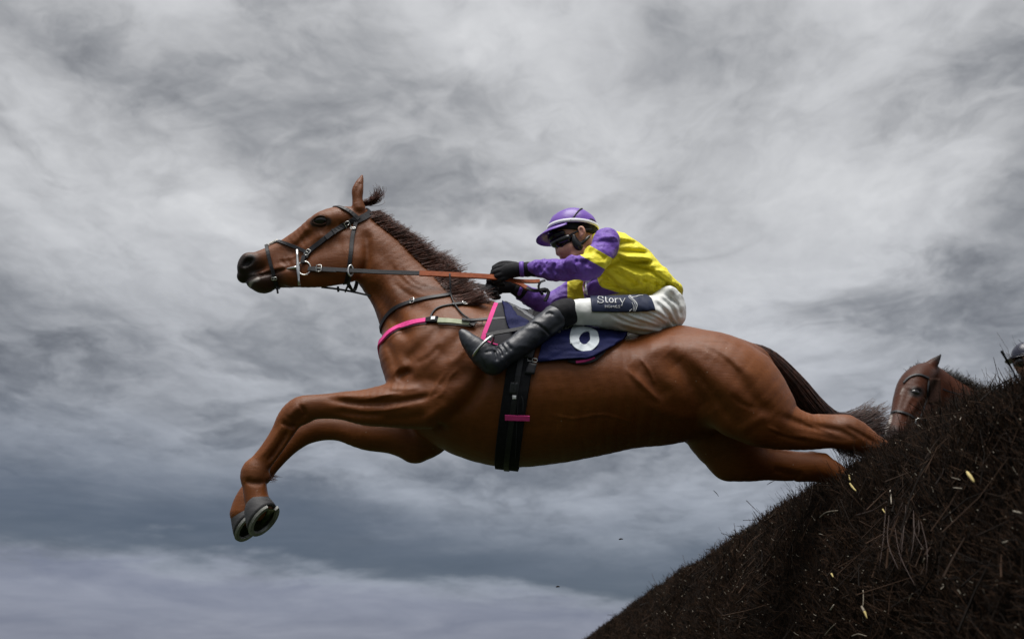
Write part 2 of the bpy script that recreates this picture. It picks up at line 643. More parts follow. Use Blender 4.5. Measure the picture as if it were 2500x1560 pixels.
def hair_mat(name, c1, c2):
    def f(nb, bs):
        n = nb.noise(scaled(nb, pos(nb), (30, 30, 30)), 2.0, 3, 0.6)
        L(nb, nb.ramp(n, [(0.3, c1), (0.7, c2)]), bs.inputs['Base Color'])
    return material(name, c1, 0.45, 0.4, build=f)


M['mane'] = hair_mat('mane_hair', (0.032, 0.011, 0.007), (0.110, 0.034, 0.018))
M['tail'] = hair_mat('tail_hair', (0.012, 0.008, 0.008), (0.085, 0.036, 0.024))
M['black_hair'] = hair_mat('black_hair', (0.010, 0.009, 0.009), (0.03, 0.027, 0.027))
M['ground'] = material('turf', (0.04, 0.06, 0.02), 0.9, 0.2, build=vary((0.018, 0.028, 0.009), (0.036, 0.050, 0.017), 3, 8, 0.6, 40, 0.6, 0.05))
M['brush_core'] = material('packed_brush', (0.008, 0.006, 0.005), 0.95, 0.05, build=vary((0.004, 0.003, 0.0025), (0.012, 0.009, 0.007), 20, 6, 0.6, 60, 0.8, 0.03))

M['leather'] = material('black_leather', (0.012, 0.013, 0.017), 0.38, 0.5, build=vary((0.009, 0.010, 0.013), (0.02, 0.021, 0.026), 30, 4, 0.6, 150, 0.25, 0.003))
M['strap'] = material('bridle_leather', (0.013, 0.013, 0.016), 0.5, 0.35, build=vary((0.008, 0.008, 0.010), (0.020, 0.020, 0.025), 25, 4, 0.6, 160, 0.3, 0.002))
M['webbing'] = material('black_webbing', (0.008, 0.008, 0.010), 0.8, 0.2, build=vary((0.005, 0.005, 0.007), (0.013, 0.013, 0.016), 60, 4, 0.6, 300, 0.4, 0.002))
M['tan'] = material('rein_rubber', (0.36, 0.085, 0.025), 0.6, 0.3, build=vary((0.26, 0.055, 0.016), (0.42, 0.11, 0.035), 30, 4, 0.6, 300, 0.5, 0.002))
M['pink'] = material('pink_webbing', (0.72, 0.05, 0.26), 0.7, 0.2, build=vary((0.62, 0.045, 0.22), (0.78, 0.07, 0.30), 25, 4, 0.6, 250, 0.3, 0.002))
M['pale_elastic'] = material('pale_elastic', (0.42, 0.46, 0.32), 0.8, 0.2, build=vary((0.36, 0.40, 0.27), (0.47, 0.50, 0.37), 40, 4, 0.6, 250, 0.4, 0.002))
M['steel'] = material('polished_steel', (0.62, 0.62, 0.60), 0.28, 0.5, 1.0)
M['white_cloth'] = material('white_print', (0.78, 0.79, 0.80), 0.6, 0.3)
M['silver_print'] = material('silver_print', (0.60, 0.66, 0.70), 0.42, 0.5, build=vary((0.52, 0.58, 0.63), (0.66, 0.72, 0.76), 12, 4, 0.6, 120, 0.2, 0.003))
M['navy'] = material('navy_cloth', (0.007, 0.010, 0.055), 0.7, 0.15, build=vary((0.005, 0.007, 0.045), (0.010, 0.014, 0.075), 12, 5, 0.6, 60, 0.5, 0.006))
M['navy_patch'] = material('navy_patch', (0.010, 0.018, 0.050), 0.6, 0.3, build=vary((0.008, 0.014, 0.042), (0.014, 0.023, 0.06), 20, 5, 0.6, 150, 0.2, 0.003))
M['grey_pad'] = material('grey_pad', (0.035, 0.035, 0.04), 0.8, 0.2, build=vary((0.027, 0.027, 0.031), (0.045, 0.045, 0.051), 12, 5, 0.6, 200, 0.3, 0.003))
M['saddle'] = material('saddle_leather', (0.075, 0.08, 0.092), 0.42, 0.5, build=vary((0.055, 0.06, 0.07), (0.10, 0.105, 0.118), 14, 5, 0.6, 90, 0.2, 0.003, (.3, 1, 1)))
M['fleece'] = material('fleece', (0.70, 0.68, 0.62), 0.95, 0.1, build=vary((0.62, 0.60, 0.55), (0.78, 0.76, 0.70), 60, 5, 0.7, 120, 0.9, 0.01))
M['hoof'] = material('hoof_horn', (0.05, 0.05, 0.054), 0.6, 0.3, build=vary((0.03, 0.03, 0.033), (0.075, 0.072, 0.074), 8, 5, 0.6, 60, 0.3, 0.004, (1, 1, 6)))
M['sole'] = material('hoof_sole', (0.02, 0.024, 0.012), 0.9, 0.1, build=vary((0.008, 0.010, 0.005), (0.04, 0.05, 0.018), 30, 5, 0.6, 90, 0.6, 0.01))
M['shoe'] = material('worn_shoe', (0.42, 0.44, 0.40), 0.55, 0.5, 0.5, build=vary((0.12, 0.125, 0.10), (0.40, 0.40, 0.39), 18, 5, 0.7, 120, 0.3, 0.002))
M['eye'] = material('horse_eye', (0.008, 0.006, 0.006), 0.06, 0.6)
M['skin'] = material('skin', (0.50, 0.26, 0.19), 0.5, 0.35, build=vary((0.44, 0.21, 0.15), (0.55, 0.30, 0.22), 40, 5, 0.6, 300, 0.15, 0.002))
M['black_knit'] = material('black_knit', (0.010, 0.010, 0.012), 0.75, 0.2, build=vary((0.007, 0.007, 0.009), (0.018, 0.018, 0.021), 50, 4, 0.6, 300, 0.6, 0.003))
M['black_plastic'] = material('black_plastic', (0.008, 0.009, 0.011), 0.3, 0.5)
M['lens'] = material('dark_lens', (0.004, 0.004, 0.005), 0.08, 0.5)
M['breech'] = material('white_breeches', (0.78, 0.79, 0.77), 0.5, 0.35, build=vary((0.73, 0.745, 0.715), (0.82, 0.825, 0.81), 6, 5, 0.55, 30, 0.15, 0.004))
M['white_silk'] = material('white_silk', (0.75, 0.76, 0.80), 0.5, 0.4)

# ================================================================== the setting
def ground():
    n = 96
    V, F = [(0, 0, 0)], []
    rs = [1, 3, 8, 20, 60, 200, 800, 3000, 9000]
    for r in rs:
        for i in range(n):
            a = 2 * math.pi * i / n
            x, y = r * math.cos(a), r * math.sin(a)
            V.append((x, y, 0.02 * math.sin(x * 1.3) * math.cos(y * 0.9) if r < 60 else 0))
    for i in range(n):
        F.append((0, 1 + i, 1 + (i + 1) % n))
    for k in range(len(rs) - 1):
        for i in range(n):
            a, b_ = 1 + k * n + i, 1 + k * n + (i + 1) % n
            F.append((a, a + n, b_ + n, b_))
    o = mesh('ground', V, F, M['ground'])
    tag(o, kind='structure')


ground()

# ------------------------------------------------------------------ brush fence running away from the camera
X0 = 1.37
FX = [X0 - .49, X0 - .295, X0 - .155, X0 - .035, X0 + .10, X0 + .46, X0 + .68]
sil = [(2500, 908), (2367, 975), (2222, 1058), (2061, 1141), (1900, 1240), (1700, 1372), (1560, 1465), (1430, 1560)]
ky, kz = [], []
for px, py in sil:
    d_ = ray(px, py)
    t_ = X0 / d_[0]
    ky.append(t_ * d_[1]); kz.append(t_ * d_[2] + CAM[2] + 0.015)
ky.insert(0, 1.2); kz.insert(0, kz[0] - 0.02)
ky.append(34.0); kz.append(kz[-1])


def fence_h(y):
    return np.interp(y, ky, kz)


def fence_profile(s, y):
    """s 0..1: landing face foot -> top edge -> back edge -> take-off foot"""
    h = fence_h(y)
    s = np.asarray(s)
    xs = np.interp(s, [0, .30, .42, .50, .58, .75, 1], FX)
    zs = np.interp(s, [0, .30, .42, .50, .58, .75, 1], [0, h.mean() * 0 + 0.78, 1.10, 1.22, 1.26, 1.18, 0.0])
    return xs, zs - 1.27 + np.where(zs > 0.3, h, 1.27)


def twig_mesh(P0, P1, P2, r0, r1, sides=3):
    """many bent sticks, two joints each, three sided"""
    n = len(P0)
    def frame(d):
        d = d / (np.linalg.norm(d, axis=1)[:, None] + 1e-9)
        ref = np.where(np.abs(d[:, 2:3]) > 0.9, np.array([[1.0, 0, 0]]), np.array([[0, 0, 1.0]]))
        a = np.cross(d, ref); a /= np.linalg.norm(a, axis=1)[:, None] + 1e-9
        return a, np.cross(d, a)
    a, c = frame(P2 - P0)
    V = []
    for P, r in ((P0, r0), (P1, 0.5 * (r0 + r1)), (P2, r1)):
        for k in range(sides):
            t = 2 * math.pi * k / sides
            V.append(P + (a * math.cos(t) + c * math.sin(t)) * np.asarray(r)[:, None])
    V = np.stack(V, 1).reshape(-1, 3)
    base = (np.arange(n) * 3 * sides)[:, None]
    F = []
    for lev in (0, 1):
        for k in range(sides):
            k2 = (k + 1) % sides
            F.append(np.stack([base[:, 0] + lev * sides + k, base[:, 0] + lev * sides + k2, base[:, 0] + (lev + 1) * sides + k2, base[:, 0] + (lev + 1) * sides + k], 1))
    F = np.stack(F, 1).reshape(-1, 4)
    return V, F


def fence():
    root = empty('brush_fence', (X0, 4.0, 0))
    tag(root, 'dark birch brush steeplechase fence rising to the right edge', 'fence')
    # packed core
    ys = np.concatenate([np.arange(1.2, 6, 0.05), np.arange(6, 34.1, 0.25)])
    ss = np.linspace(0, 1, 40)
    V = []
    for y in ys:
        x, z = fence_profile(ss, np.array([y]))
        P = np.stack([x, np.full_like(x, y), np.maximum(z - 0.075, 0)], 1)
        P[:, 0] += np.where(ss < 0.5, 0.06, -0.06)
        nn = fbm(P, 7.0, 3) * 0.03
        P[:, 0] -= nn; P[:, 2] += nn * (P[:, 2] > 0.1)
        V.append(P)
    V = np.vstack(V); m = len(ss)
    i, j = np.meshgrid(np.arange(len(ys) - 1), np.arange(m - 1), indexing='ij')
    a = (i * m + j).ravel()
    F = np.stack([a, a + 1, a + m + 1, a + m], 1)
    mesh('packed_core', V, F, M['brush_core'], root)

    def twig_mat(name, c1, c2, c3):
        def f(nb, bs):
            t = at_attr(nb, 'tint')
            L(nb, nb.ramp(t, [(0.0, c1), (0.55, c2), (0.86, c2), (1.0, c3)]), bs.inputs['Base Color'])
        return material(name, c1, 0.8, 0.15, build=f)
    M['twig'] = twig_mat('birch_twig', (0.0060, 0.0036, 0.0023), (0.036, 0.0190, 0.0105), (0.085, 0.050, 0.033))
    M['cut'] = material('cut_wood', (0.36, 0.32, 0.26), 0.7, 0.3)
    M['yellow_wood'] = material('split_wood', (0.42, 0.34, 0.13), 0.7, 0.3, build=vary((0.30, 0.24, 0.09), (0.52, 0.42, 0.18), 40, 4, 0.6, 120, 0.4, 0.004, (1, 1, 1)))

    # twigs, denser on the image where the fence is close
    def place(n, ylo, yhi, slo=0.16, shi=0.66, p=1.0):
        q = rng.random(n)
        y = ylo * (yhi / ylo) ** q if p == 1 else ylo + (yhi - ylo) * q
        s_ = slo + (shi - slo) * rng.random(n) ** 0.9
        x, z = np.zeros(n), np.zeros(n)
        h = fence_h(y)
        sx = [0, .30, .42, .50, .58, .75, 1]
        x = np.interp(s_, sx, FX)
        z = np.interp(s_, sx, [0, 0.78, 1.10, 1.22, 1.26, 1.18, 0.0]) - 1.27 + h
        return x, y, z, s_

    allV, allF, tint = [], [], []
    off = 0
    def add(P0, P1, P2, r0, r1, tv):
        nonlocal off
        Vt, Ft = twig_mesh(P0, P1, P2, r0, r1)
        allV.append(Vt); allF.append(Ft + off); off += len(Vt)
        tint.append(np.repeat(tv, 9))

    def batch(n, ylo, yhi, lscale, rad, slo=0.16, shi=0.66, spread=0.34, protr=0.14):
        x, y, z, s_ = place(n, ylo, yhi, slo, shi)
        clump = fbm(np.stack([x * 0, y * 1.0, z * 0.7], 1), 3.0, 2)
        top = np.clip((s_ - 0.25) / 0.25, 0, 1)
        dirm = np.stack([-0.62 + 0.42 * top + 0.12 * clump, -0.10 + 0.25 * clump, 0.60 + 0.45 * top], 1)
        dv = dirm + rng.normal(0, spread, (n, 3))
        dv /= np.linalg.norm(dv, axis=1)[:, None]
        ln = lscale * (0.45 + rng.random(n) ** 1.8 * 0.8)
        tip = np.stack([x, y, z], 1) + rng.normal(0, 0.012, (n, 3))
        tip += dv * (ln * protr * rng.random(n) ** 1.5 + 0.022 * clump)[:, None]
        base = tip - dv * ln[:, None]
        ov = np.clip(tip[:, 2] - fence_h(tip[:, 1]) - 0.03 - 0.12 * max(0, protr - .14), 0, 1)
        tip[:, 2] -= ov; base[:, 2] -= ov
        mid = 0.5 * (tip + base) + rng.normal(0, 0.035, (n, 3)) * ln[:, None]
        r0 = rad * (0.5 + 1.1 * rng.random(n) ** 1.5)
        tv = np.clip(rng.random(n) ** 2.6 * 0.92, 0, 1)
        add(base, mid, tip, r0, r0 * 0.45, tv)
        # side shoots
        k = n // 2
        sel = rng.choice(n, k, replace=False)
        f = 0.35 + 0.5 * rng.random(k)
        st = mid[sel] + (tip[sel] - mid[sel]) * f[:, None]
        d2 = dv[sel] + rng.normal(0, 0.55, (k, 3)); d2 /= np.linalg.norm(d2, axis=1)[:, None]
        l2 = ln[sel] * (0.15 + 0.25 * rng.random(k))
        en = st + d2 * l2[:, None]
        add(st, 0.5 * (st + en) + rng.normal(0, 0.06, (k, 3)) * l2[:, None], en, r0[sel] * 0.6, r0[sel] * 0.3, tv[sel])
        return tip, dv, ln

    batch(24000, 1.8, 5.2, 0.17, 0.0016, spread=0.34)
    batch(22000, 1.8, 5.2, 0.19, 0.0024, spread=0.34)
    batch(700, 1.8, 5.2, 0.26, 0.0028, spread=0.30)
    batch(2600, 3.2, 4.8, 0.26, 0.0013, 0.34, 0.54, 0.26, protr=0.40)
    batch(1500, 2.4, 3.6, 0.24, 0.0013, 0.40, 0.56, 0.26, protr=0.35)
    batch(34000, 4.5, 12.0, 0.17, 0.0027, spread=0.34)
    batch(20000, 9.0, 33.0, 0.20, 0.0050, spread=0.28)
    # long loose whips around the horse's crossing point and at the near end
    batch(900, 2.4, 5.0, 0.28, 0.0016, 0.36, 0.62, 0.26)
    batch(700, 2.6, 4.2, 0.30, 0.0016, 0.44, 0.58, 0.35)
    batch(7000, 1.6, 6.0, 0.22, 0.0028, 0.60, 0.86, 0.34)
    batch(5000, 6.0, 30.0, 0.30, 0.0038, 0.40, 0.62, 0.30)
    Vt = np.vstack(allV); Ft = np.vstack(allF)
    o = mesh('twigs', Vt, Ft, M['twig'], root, smooth=False)
    attr(o, 'tint', np.concatenate(tint))
    tag(o, kind='stuff')

    # pale cut ends and chips scattered over the face
    n = 800
    x, y, z, s_ = place(n, 2.0, 9.0, 0.18, 0.58)
    c = np.stack([x - 0.005, y, z], 1) + rng.normal(0, 0.02, (n, 3))
    c[:, 0] -= 0.012
    dv = np.array([-0.5, -0.3, 0.6]) + rng.normal(0, 0.5, (n, 3)); dv /= np.linalg.norm(dv, axis=1)[:, None]
    ln = 0.0015 + 0.010 * rng.random(n) ** 8
    r = (0.0009 + 0.0009 * rng.random(n) ** 2) * np.clip(y / 3.5, 0.8, 1.6)
    Vt, Ft = twig_mesh(c - dv * ln[:, None], c + rng.normal(0, 0.001, (n, 3)), c + dv * ln[:, None], r, r * 0.7)
    o = mesh('cut_twig_ends', Vt, Ft, M['cut'], root, smooth=False)
    tag(o, kind='stuff')
    return root


FENCE = fence()

# ================================================================== strands
def strands(paths, r0, r1, sides=3):
    """list of equal-length polylines (n,k,3) -> tapering strands"""
    P = np.asarray(paths, float)
    n, k, _ = P.shape
    T = np.gradient(P, axis=1)
    T /= np.linalg.norm(T, axis=2)[..., None] + 1e-9
    ref = np.array([0.13, 1.0, 0.21])
    a = np.cross(T, ref); a /= np.linalg.norm(a, axis=2)[..., None] + 1e-9
    c = np.cross(T, a)
    tt = np.linspace(0, 1, k)
    rad = (np.asarray(r0)[:, None] * (1 - tt) + np.asarray(r1)[:, None] * tt)[..., None]
    rings = [P + rad * (a * math.cos(2 * math.pi * q / sides) + c * math.sin(2 * math.pi * q / sides)) for q in range(sides)]
    V = np.stack(rings, 2).reshape(-1, 3)
    idx = np.arange(n * k * sides).reshape(n, k, sides)
    F = []
    for q in range(sides):
        q2 = (q + 1) % sides
        F.append(np.stack([idx[:, :-1, q], idx[:, :-1, q2], idx[:, 1:, q2], idx[:, 1:, q]], -1).reshape(-1, 4))
    return V, np.vstack(F)


# ================================================================== leading horse
def horse_solid():
    s = Solid()
    # trunk
    s.px([(1000, 872, 72, 0, .62), (1060, 890, 118, 0, .74), (1135, 925, 172, 0, 1.0), (1230, 946, 192, 0, 1.10), (1330, 955, 177, 0, .98),
          (1430, 962, 152, 0, .86), (1530, 962, 131, 0, .78), (1620, 948, 136, 0, .84), (1700, 940, 122, 0, .82), (1780, 925, 88, 0, .8)], k=.03)
    # neck
    s.px([(880, 575, 52, 0, 1.25), (912, 615, 68, 0, 1.38), (947, 657, 79, 0, 1.5), (992, 713, 88, 0, 1.42), (1033, 772, 106, 0, 1.25), (1085, 835, 128, 0, 1.05), (1140, 885, 140, 0, 1.0)], k=.06)
    # withers and loin
    s.px([(1080, 735, 30, 0, 1.6), (1140, 765, 40, 0, 1.6), (1195, 792, 53, 0, 1.5), (1290, 838, 50, 0, 1.2), (1420, 862, 45, 0, 1.0), (1560, 868, 40, 0, .8), (1650, 862, 50, 0, .7)], k=.06)
    # breast
    for sg in (-1, 1):
        s.px([(985, 850, 46, .10 * sg, .9), (968, 885, 36, .13 * sg, .9), (1000, 935, 45, .13 * sg, .9)], k=.05)
    # croup and dock
    s.px([(1660, 872, 62, 0, .62), (1740, 882, 58, 0, .55), (1795, 888, 50, 0, .6), (1840, 878, 34, 0, .9), (1872, 900, 22, 0, 1), (1900, 935, 16, 0, 1)], k=.05)
    # ---------------- shoulders
    for sg in (-1, 1):
        s.px([(1150, 800, 48, .10 * sg, 1.1), (1105, 850, 62, .155 * sg, 1.2), (1050, 905, 66, .165 * sg, 1.15), (1000, 925, 48, .16 * sg, 1.1)], k=.045)
    s.px([(1135, 880, 62, -.185, 1.2), (1105, 945, 70, -.195, 1.25), (1065, 995, 52, -.19, 1.25)], k=.03)
    s.px([(1135, 880, 62, .185, 1.2), (1095, 965, 70, .175, 1.25), (1045, 1055, 56, .16, 1.25)], k=.03)
    # ---------------- near fore
    s.px([(1075, 985, 56, -.175, 1.15), (1025, 986, 62, -.175, 1.1), (960, 989, 55, -.17, 1.15), (895, 994, 45, -.165, 1.2), (835, 991, 34, -.16, 1.2), (775, 993, 30, -.155, 1.1),
          (736, 1001, 34, -.15, 1.05), (708, 1023, 31, -.147, 1.1), (688, 1058, 27, -.143, 1.25), (661, 1099, 25.5, -.138, 1.25), (637, 1131, 27, -.133, 1.15), (622, 1156, 34, -.13, 1.1),
          (622, 1184, 29, -.13, 1.05), (626, 1215, 29, -.13, 1.0), (634, 1240, 31, -.13, .95)], k=.025)
    s.px([(640, 1160, 17, -.13, 1.1), (650, 1163, 10, -.13, 1.1)], k=.015)        # ergot side of the fetlock
    s.px([(742, 988, 17, -.17, 1.1), (722, 1000, 19, -.17, 1.1), (700, 1020, 15, -.165, 1.1)], k=.012)   # carpal bones
    s.px([(752, 1016, 12, -.15, 1.1), (740, 1024, 11, -.15, 1.1)], k=.012)
    # ---------------- far fore
    s.px([(1060, 1040, 58, .15, 1.1), (1022, 1080, 46, .15, 1.1), (960, 1066, 42, .15, 1.1), (893, 1060, 38, .15, 1.15), (832, 1048, 29, .15, 1.1), (787, 1046, 29, .15, 1.05),
          (747, 1057, 28, .15, 1.1), (716, 1081, 23, .15, 1.1), (690, 1107, 20.5, .15, 1.1), (662, 1136, 21, .15, 1.1), (636, 1158, 28, .15, 1.05), (614, 1190, 22, .15, 1.0), (601, 1222, 28, .15, 1.0), (594, 1252, 32, .15, 1.0)], k=.025)
    s.px([(1015, 1092, 33, .15, 1.1), (1012, 1101, 27, .15, 1.1)], k=.03)
    # ---------------- near hind
    s.px([(1690, 895, 74, -.12, .95), (1735, 915, 98, -.135, 1.05), (1791, 948, 108, -.15, 1.15), (1849, 1000, 86, -.15, 1.2), (1893, 1034, 63, -.15, 1.25), (1960, 1052, 47, -.15, 1.3),
          (2030, 1057, 38, -.15, 1.35), (2076, 1058, 41, -.15, 1.35), (2128, 1084, 29, -.15, 1.3), (2185, 1118, 25, -.15, 1.2), (2240, 1152, 26, -.15, 1.1), (2268, 1185, 22, -.15, 1.0), (2285, 1215, 23, -.15, 1.0)], k=.045)
    s.px([(1800, 1010, 55, -.16, 1.15), (1845, 1035, 46, -.165, 1.15)], k=.04)                 # stifle
    s.px([(1850, 915, 42, -.10, .8), (1880, 950, 36, -.12, .9), (1905, 985, 28, -.135, 1.0)], k=.05)    # hamstring
    s.px([(2000, 1028, 17, -.15, 1.2), (2045, 1025, 14, -.15, 1.2), (2072, 1026, 13, -.15, 1.2)], k=.015)   # point of hock
    # ---------------- far hind
    s.px([(1690, 930, 78, .12, .95), (1730, 980, 100, .14, 1.05), (1775, 1060, 92, .15, 1.2), (1812, 1108, 66, .15, 1.2), (1868, 1128, 44, .15, 1.25), (1932, 1138, 38, .15, 1.3), (1995, 1141, 35, .15, 1.3),
          (2035, 1155, 29, .15, 1.3), (2082, 1188, 24, .15, 1.2), (2140, 1225, 22, .15, 1.2), (2180, 1252, 24, .15, 1.1), (2205, 1282, 21, .15, 1.0)], k=.045)
    s.px([(1775, 1135, 38, .16, 1.1), (1790, 1130, 40, .16, 1.1)], k=.03)
    s.px([(1985, 1120, 14, .15, 1.2), (2012, 1119, 13, .15, 1.2)], k=.015)
    # ---------------- head
    s.px([(876, 543, 36, 0, .95), (832, 551, 43, 0, .74), (790, 562, 40, 0, .72), (738, 590, 31, 0, .9), (690, 616, 27, 0, 1.0), (650, 634, 26, 0, .9), (617, 648, 27, 0, .8), (605, 652, 24, 0, .75)], k=.03)
    for sg in (-1, 1):
        s.px([(850, 638, 54, .055 * sg, 1.9), (814, 648, 52, .05 * sg, 1.9), (768, 660, 44, .04 * sg, 1.7), (715, 670, 32, .03 * sg, 1.4)], k=.03)
        s.px([(804, 540, 16, .070 * sg, 1.0), (784, 536, 15, .070 * sg, 1.0), (770, 544, 11, .068 * sg, 1.0)], k=.018)          # brow
        s.px([(606, 634, 16, .035 * sg, 1.1), (598, 650, 14, .035 * sg, 1.1)], k=.02)            # nostril wing
    s.px([(845, 600, 52, 0, .95), (785, 612, 46, 0, 1.0), (725, 635, 36, 0, 1.05), (680, 655, 30, 0, 1.0)], k=.03)
    s.px([(700, 675, 27, 0, 1.0), (668, 682, 22, 0, .85), (644, 691, 25, 0, .78), (620, 687, 19, 0, .75)], k=.022)         # chin
    s.px([(600, 668, 19, 0, .72), (594, 676, 15, 0, .72)], k=.015)                                # upper lip
    # ears
    for sg in (-1, 1):
        s.px([(876, 510, 16, .050 * sg, 1.0), (873, 488, 12.5, .055 * sg, 1.1), (873, 466, 14, .058 * sg, 1.2), (877, 450, 10.5, .055 * sg, 1.2), (882, 437, 5.5, .052 * sg, 1.2), (884, 427, 1.2, .05 * sg, 1.0)], k=.012)
        s.px([(866, 488, 5, .085 * sg, .8), (869, 466, 7.5, .092 * sg, .7), (877, 447, 4.5, .080 * sg, .7)], k=.008, mode='sub')
        s.px([(596, 647, 6.0, .062 * sg, .7), (604, 639, 9.0, .064 * sg, .7), (612, 634, 6.5, .066 * sg, .7)], k=.008, mode='sub')   # nostril
        s.px([(783, 538, 12, .112 * sg, .9), (790, 540, 10, .112 * sg, .9)], k=.012, mode='sub')   # eye socket
    # mouth
    s.feat([(590, 688), (612, 678), (640, 672), (680, 662), (718, 652)], 3.0, 4.5)
    s.feat([(640, 664), (690, 652)], 6, -2.5)
    s.feat([(690, 640), (705, 655)], 4, 2)
    s.feat([(700, 630), (712, 650)], 4, 2)
    # face
    s.feat([(795, 568), (760, 586), (728, 612)], 7, -5)          # facial crest
    s.feat([(770, 572), (735, 600), (700, 628)], 9, 4)
    s.feat([(748, 560), (722, 588)], 5, -2.5)
    s.feat([(893, 560), (897, 600), (895, 640), (878, 675)], 8, 9)    # jowl edge
    s.feat([(845, 560), (830, 590)], 10, 3)
    s.feat([(858, 545), (842, 552), (828, 548)], 6, 4)
    s.feat([(775, 552), (785, 553), (797, 550)], 3, 2.5)
    # neck
    s.feat([(905, 690), (935, 735), (965, 780), (1000, 830)], 11, 8)   # jugular groove
    s.feat([(910, 590), (950, 660), (1010, 740), (1080, 800)], 14, 4)
    s.feat([(925, 640), (965, 720)], 12, -3)
    s.feat([(1170, 790), (1120, 830), (1060, 880)], 14, 5)       # scapula spine
    s.feat([(1090, 790), (1030, 850), (985, 890)], 12, 6)        # front of shoulder
    # shoulder and forearm
    s.feat([(1195, 860), (1183, 925), (1140, 985), (1082, 1026), (1055, 1048)], 13, 11, 'near')
    s.feat([(1150, 900), (1100, 930), (1040, 930)], 13, 5)
    s.feat([(1010, 905), (985, 915), (968, 905)], 8, 6)
    s.feat([(972, 930), (985, 912), (1003, 905)], 6, 5, 'near')
    s.feat([(1060, 965), (1010, 975), (950, 983), (880, 985), (800, 976)], 6, 6, 'near')
    s.feat([(960, 960), (890, 967), (820, 967)], 6, -3.5, 'near')
    s.feat([(940, 1012), (880, 1010), (815, 1003)], 6, 3.5, 'near')
    s.feat([(1040, 1010), (990, 1020), (930, 1022)], 8, 3, 'near')
    s.feat([(745, 985), (720, 1000), (705, 1020)], 6, -3, 'near')
    s.feat([(706, 1046), (682, 1086), (652, 1128)], 4.0, 6, 'near')
    s.feat([(692, 1036), (664, 1078), (632, 1122)], 5, -2.5, 'near')
    s.feat([(600, 1172), (618, 1178), (645, 1178)], 5, 4, 'near')
    s.feat([(690, 1030), (705, 1040), (722, 1040)], 4, 4, 'near')
    s.feat([(730, 985), (742, 1003), (745, 1018)], 4, 3.5, 'near')
    s.feat([(718, 1035), (735, 1018)], 7, 3, 'near')
    # barrel
    for i in range(9):
        x = 1330 + i * 33
        s.feat([(x - 18, 905), (x, 985), (x - 14, 1060)], 8, 1.3)
    s.feat([(1529, 900), (1575, 945), (1612, 982)], 5, -3.5)
    s.feat([(1540, 890), (1590, 930), (1630, 975)], 14, 4)
    s.feat([(1630, 862), (1672, 912), (1704, 962), (1735, 1010)], 17, 10)
    s.feat([(1600, 850), (1625, 842)], 18, -7)                    # point of hip
    s.feat([(1640, 840), (1700, 880), (1760, 935), (1815, 990)], 16, -4)
    s.feat([(1755, 865), (1800, 920), (1850, 985), (1890, 1010)], 11, 4.5)
    s.feat([(1740, 960), (1780, 1010), (1815, 1050)], 12, 3.5)
    s.feat([(1860, 1020), (1815, 1045)], 9, -4, 'near')
    s.feat([(1905, 1015), (1975, 1040), (2050, 1052), (2095, 1075)], 6, 6, 'near')
    s.feat([(1940, 1060), (2020, 1078), (2080, 1086)], 5, -3, 'near')
    s.feat([(1900, 1060), (1960, 1075)], 5, 3, 'near')
    s.feat([(2060, 1040), (2100, 1060), (2150, 1090)], 4, 4, 'near')
    s.feat([(1930, 1118), (1990, 1130)], 5, 4, 'far')
    s.feat([(1570, 985), (1640, 1012), (1700, 1022)], 10, -3)     # flank fold

    # veins and skin creases
    for vl, sg_, am in [([(1340, 1010), (1400, 1022), (1470, 1012), (1540, 1030)], 2.6, -1.6), ([(1560, 870), (1585, 905), (1600, 940)], 3, -2.2), ([(1085, 915), (1062, 945), (1040, 985)], 3, -2), ([(1120, 900), (1095, 925), (1080, 960), (1050, 975)], 3, -1.8),
                       ([(1000, 990), (950, 1000), (900, 1005), (860, 1000)], 2.8, -2.2), ([(985, 960), (940, 965), (900, 975), (850, 978)], 2.8, -2.4), ([(1960, 1030), (2000, 1045), (2045, 1062)], 2.8, -2.4), ([(1870, 1040), (1920, 1062), (1975, 1070)], 3, -2.2),
                       ([(1780, 960), (1810, 985), (1850, 1000)], 5, 2.2), ([(1690, 890), (1720, 935), (1760, 985), (1790, 1040)], 7, 3.0), ([(1660, 840), (1720, 850), (1790, 885), (1850, 935)], 10, -3), ([(1700, 840), (1760, 870), (1810, 915)], 5, 2),
                       ([(735, 615), (715, 628), (690, 632)], 2.6, -1.8), ([(760, 600), (745, 625), (742, 640)], 2.6, -1.6), ([(960, 690), (1000, 720), (1050, 730)], 4, 1.6), ([(950, 640), (990, 690), (1040, 715)], 4, 1.6), ([(975, 650), (1010, 690), (1055, 705)], 3.5, 1.6),
                       ([(1075, 840), (1050, 870), (1010, 890)], 5, 2.5), ([(1140, 830), (1120, 870), (1090, 890)], 7, -3), ([(940, 830), (960, 870), (965, 905)], 7, 3), ([(1100, 985), (1060, 1010), (1030, 1030)], 7, -3), ([(1025, 945), (985, 950), (945, 945)], 5, -2.5)]:
        s.feat(vl, sg_, am)

    def post(P, d):
        nb = np.abs(d) < 0.03
        if nb.any():
            q = P[nb]
            d[nb] += fbm(q * np.array([1, 1, 1.4]), 9.0, 2) * 0.0009 + vnoise(q * np.array([.6, 1, 1]), 40) * 0.0005
        return d
    s.feats = [(a, sg_, am * (1.5 if sd_ == 'near' and a[:, 0].mean() < 1000 else 1.12), sd_, y0) for a, sg_, am, sd_, y0 in s.feats]
    s.post = post
    return s


HS = horse_solid()


def seg_px(P, line):
    """distance in picture pixels from projected points to a polyline"""
    X, Y = proj(np.asarray(P, float))
    d = np.full(len(X), 1e9)
    Lr = np.array(line, float)
    for i in range(len(Lr) - 1):
        a, ab = Lr[i], Lr[i + 1] - Lr[i]
        t = np.clip(((X - a[0]) * ab[0] + (Y - a[1]) * ab[1]) / (ab @ ab + 1e-9), 0, 1)
        d = np.minimum(d, np.hypot(X - a[0] - t * ab[0], Y - a[1] - t * ab[1]))
    return d


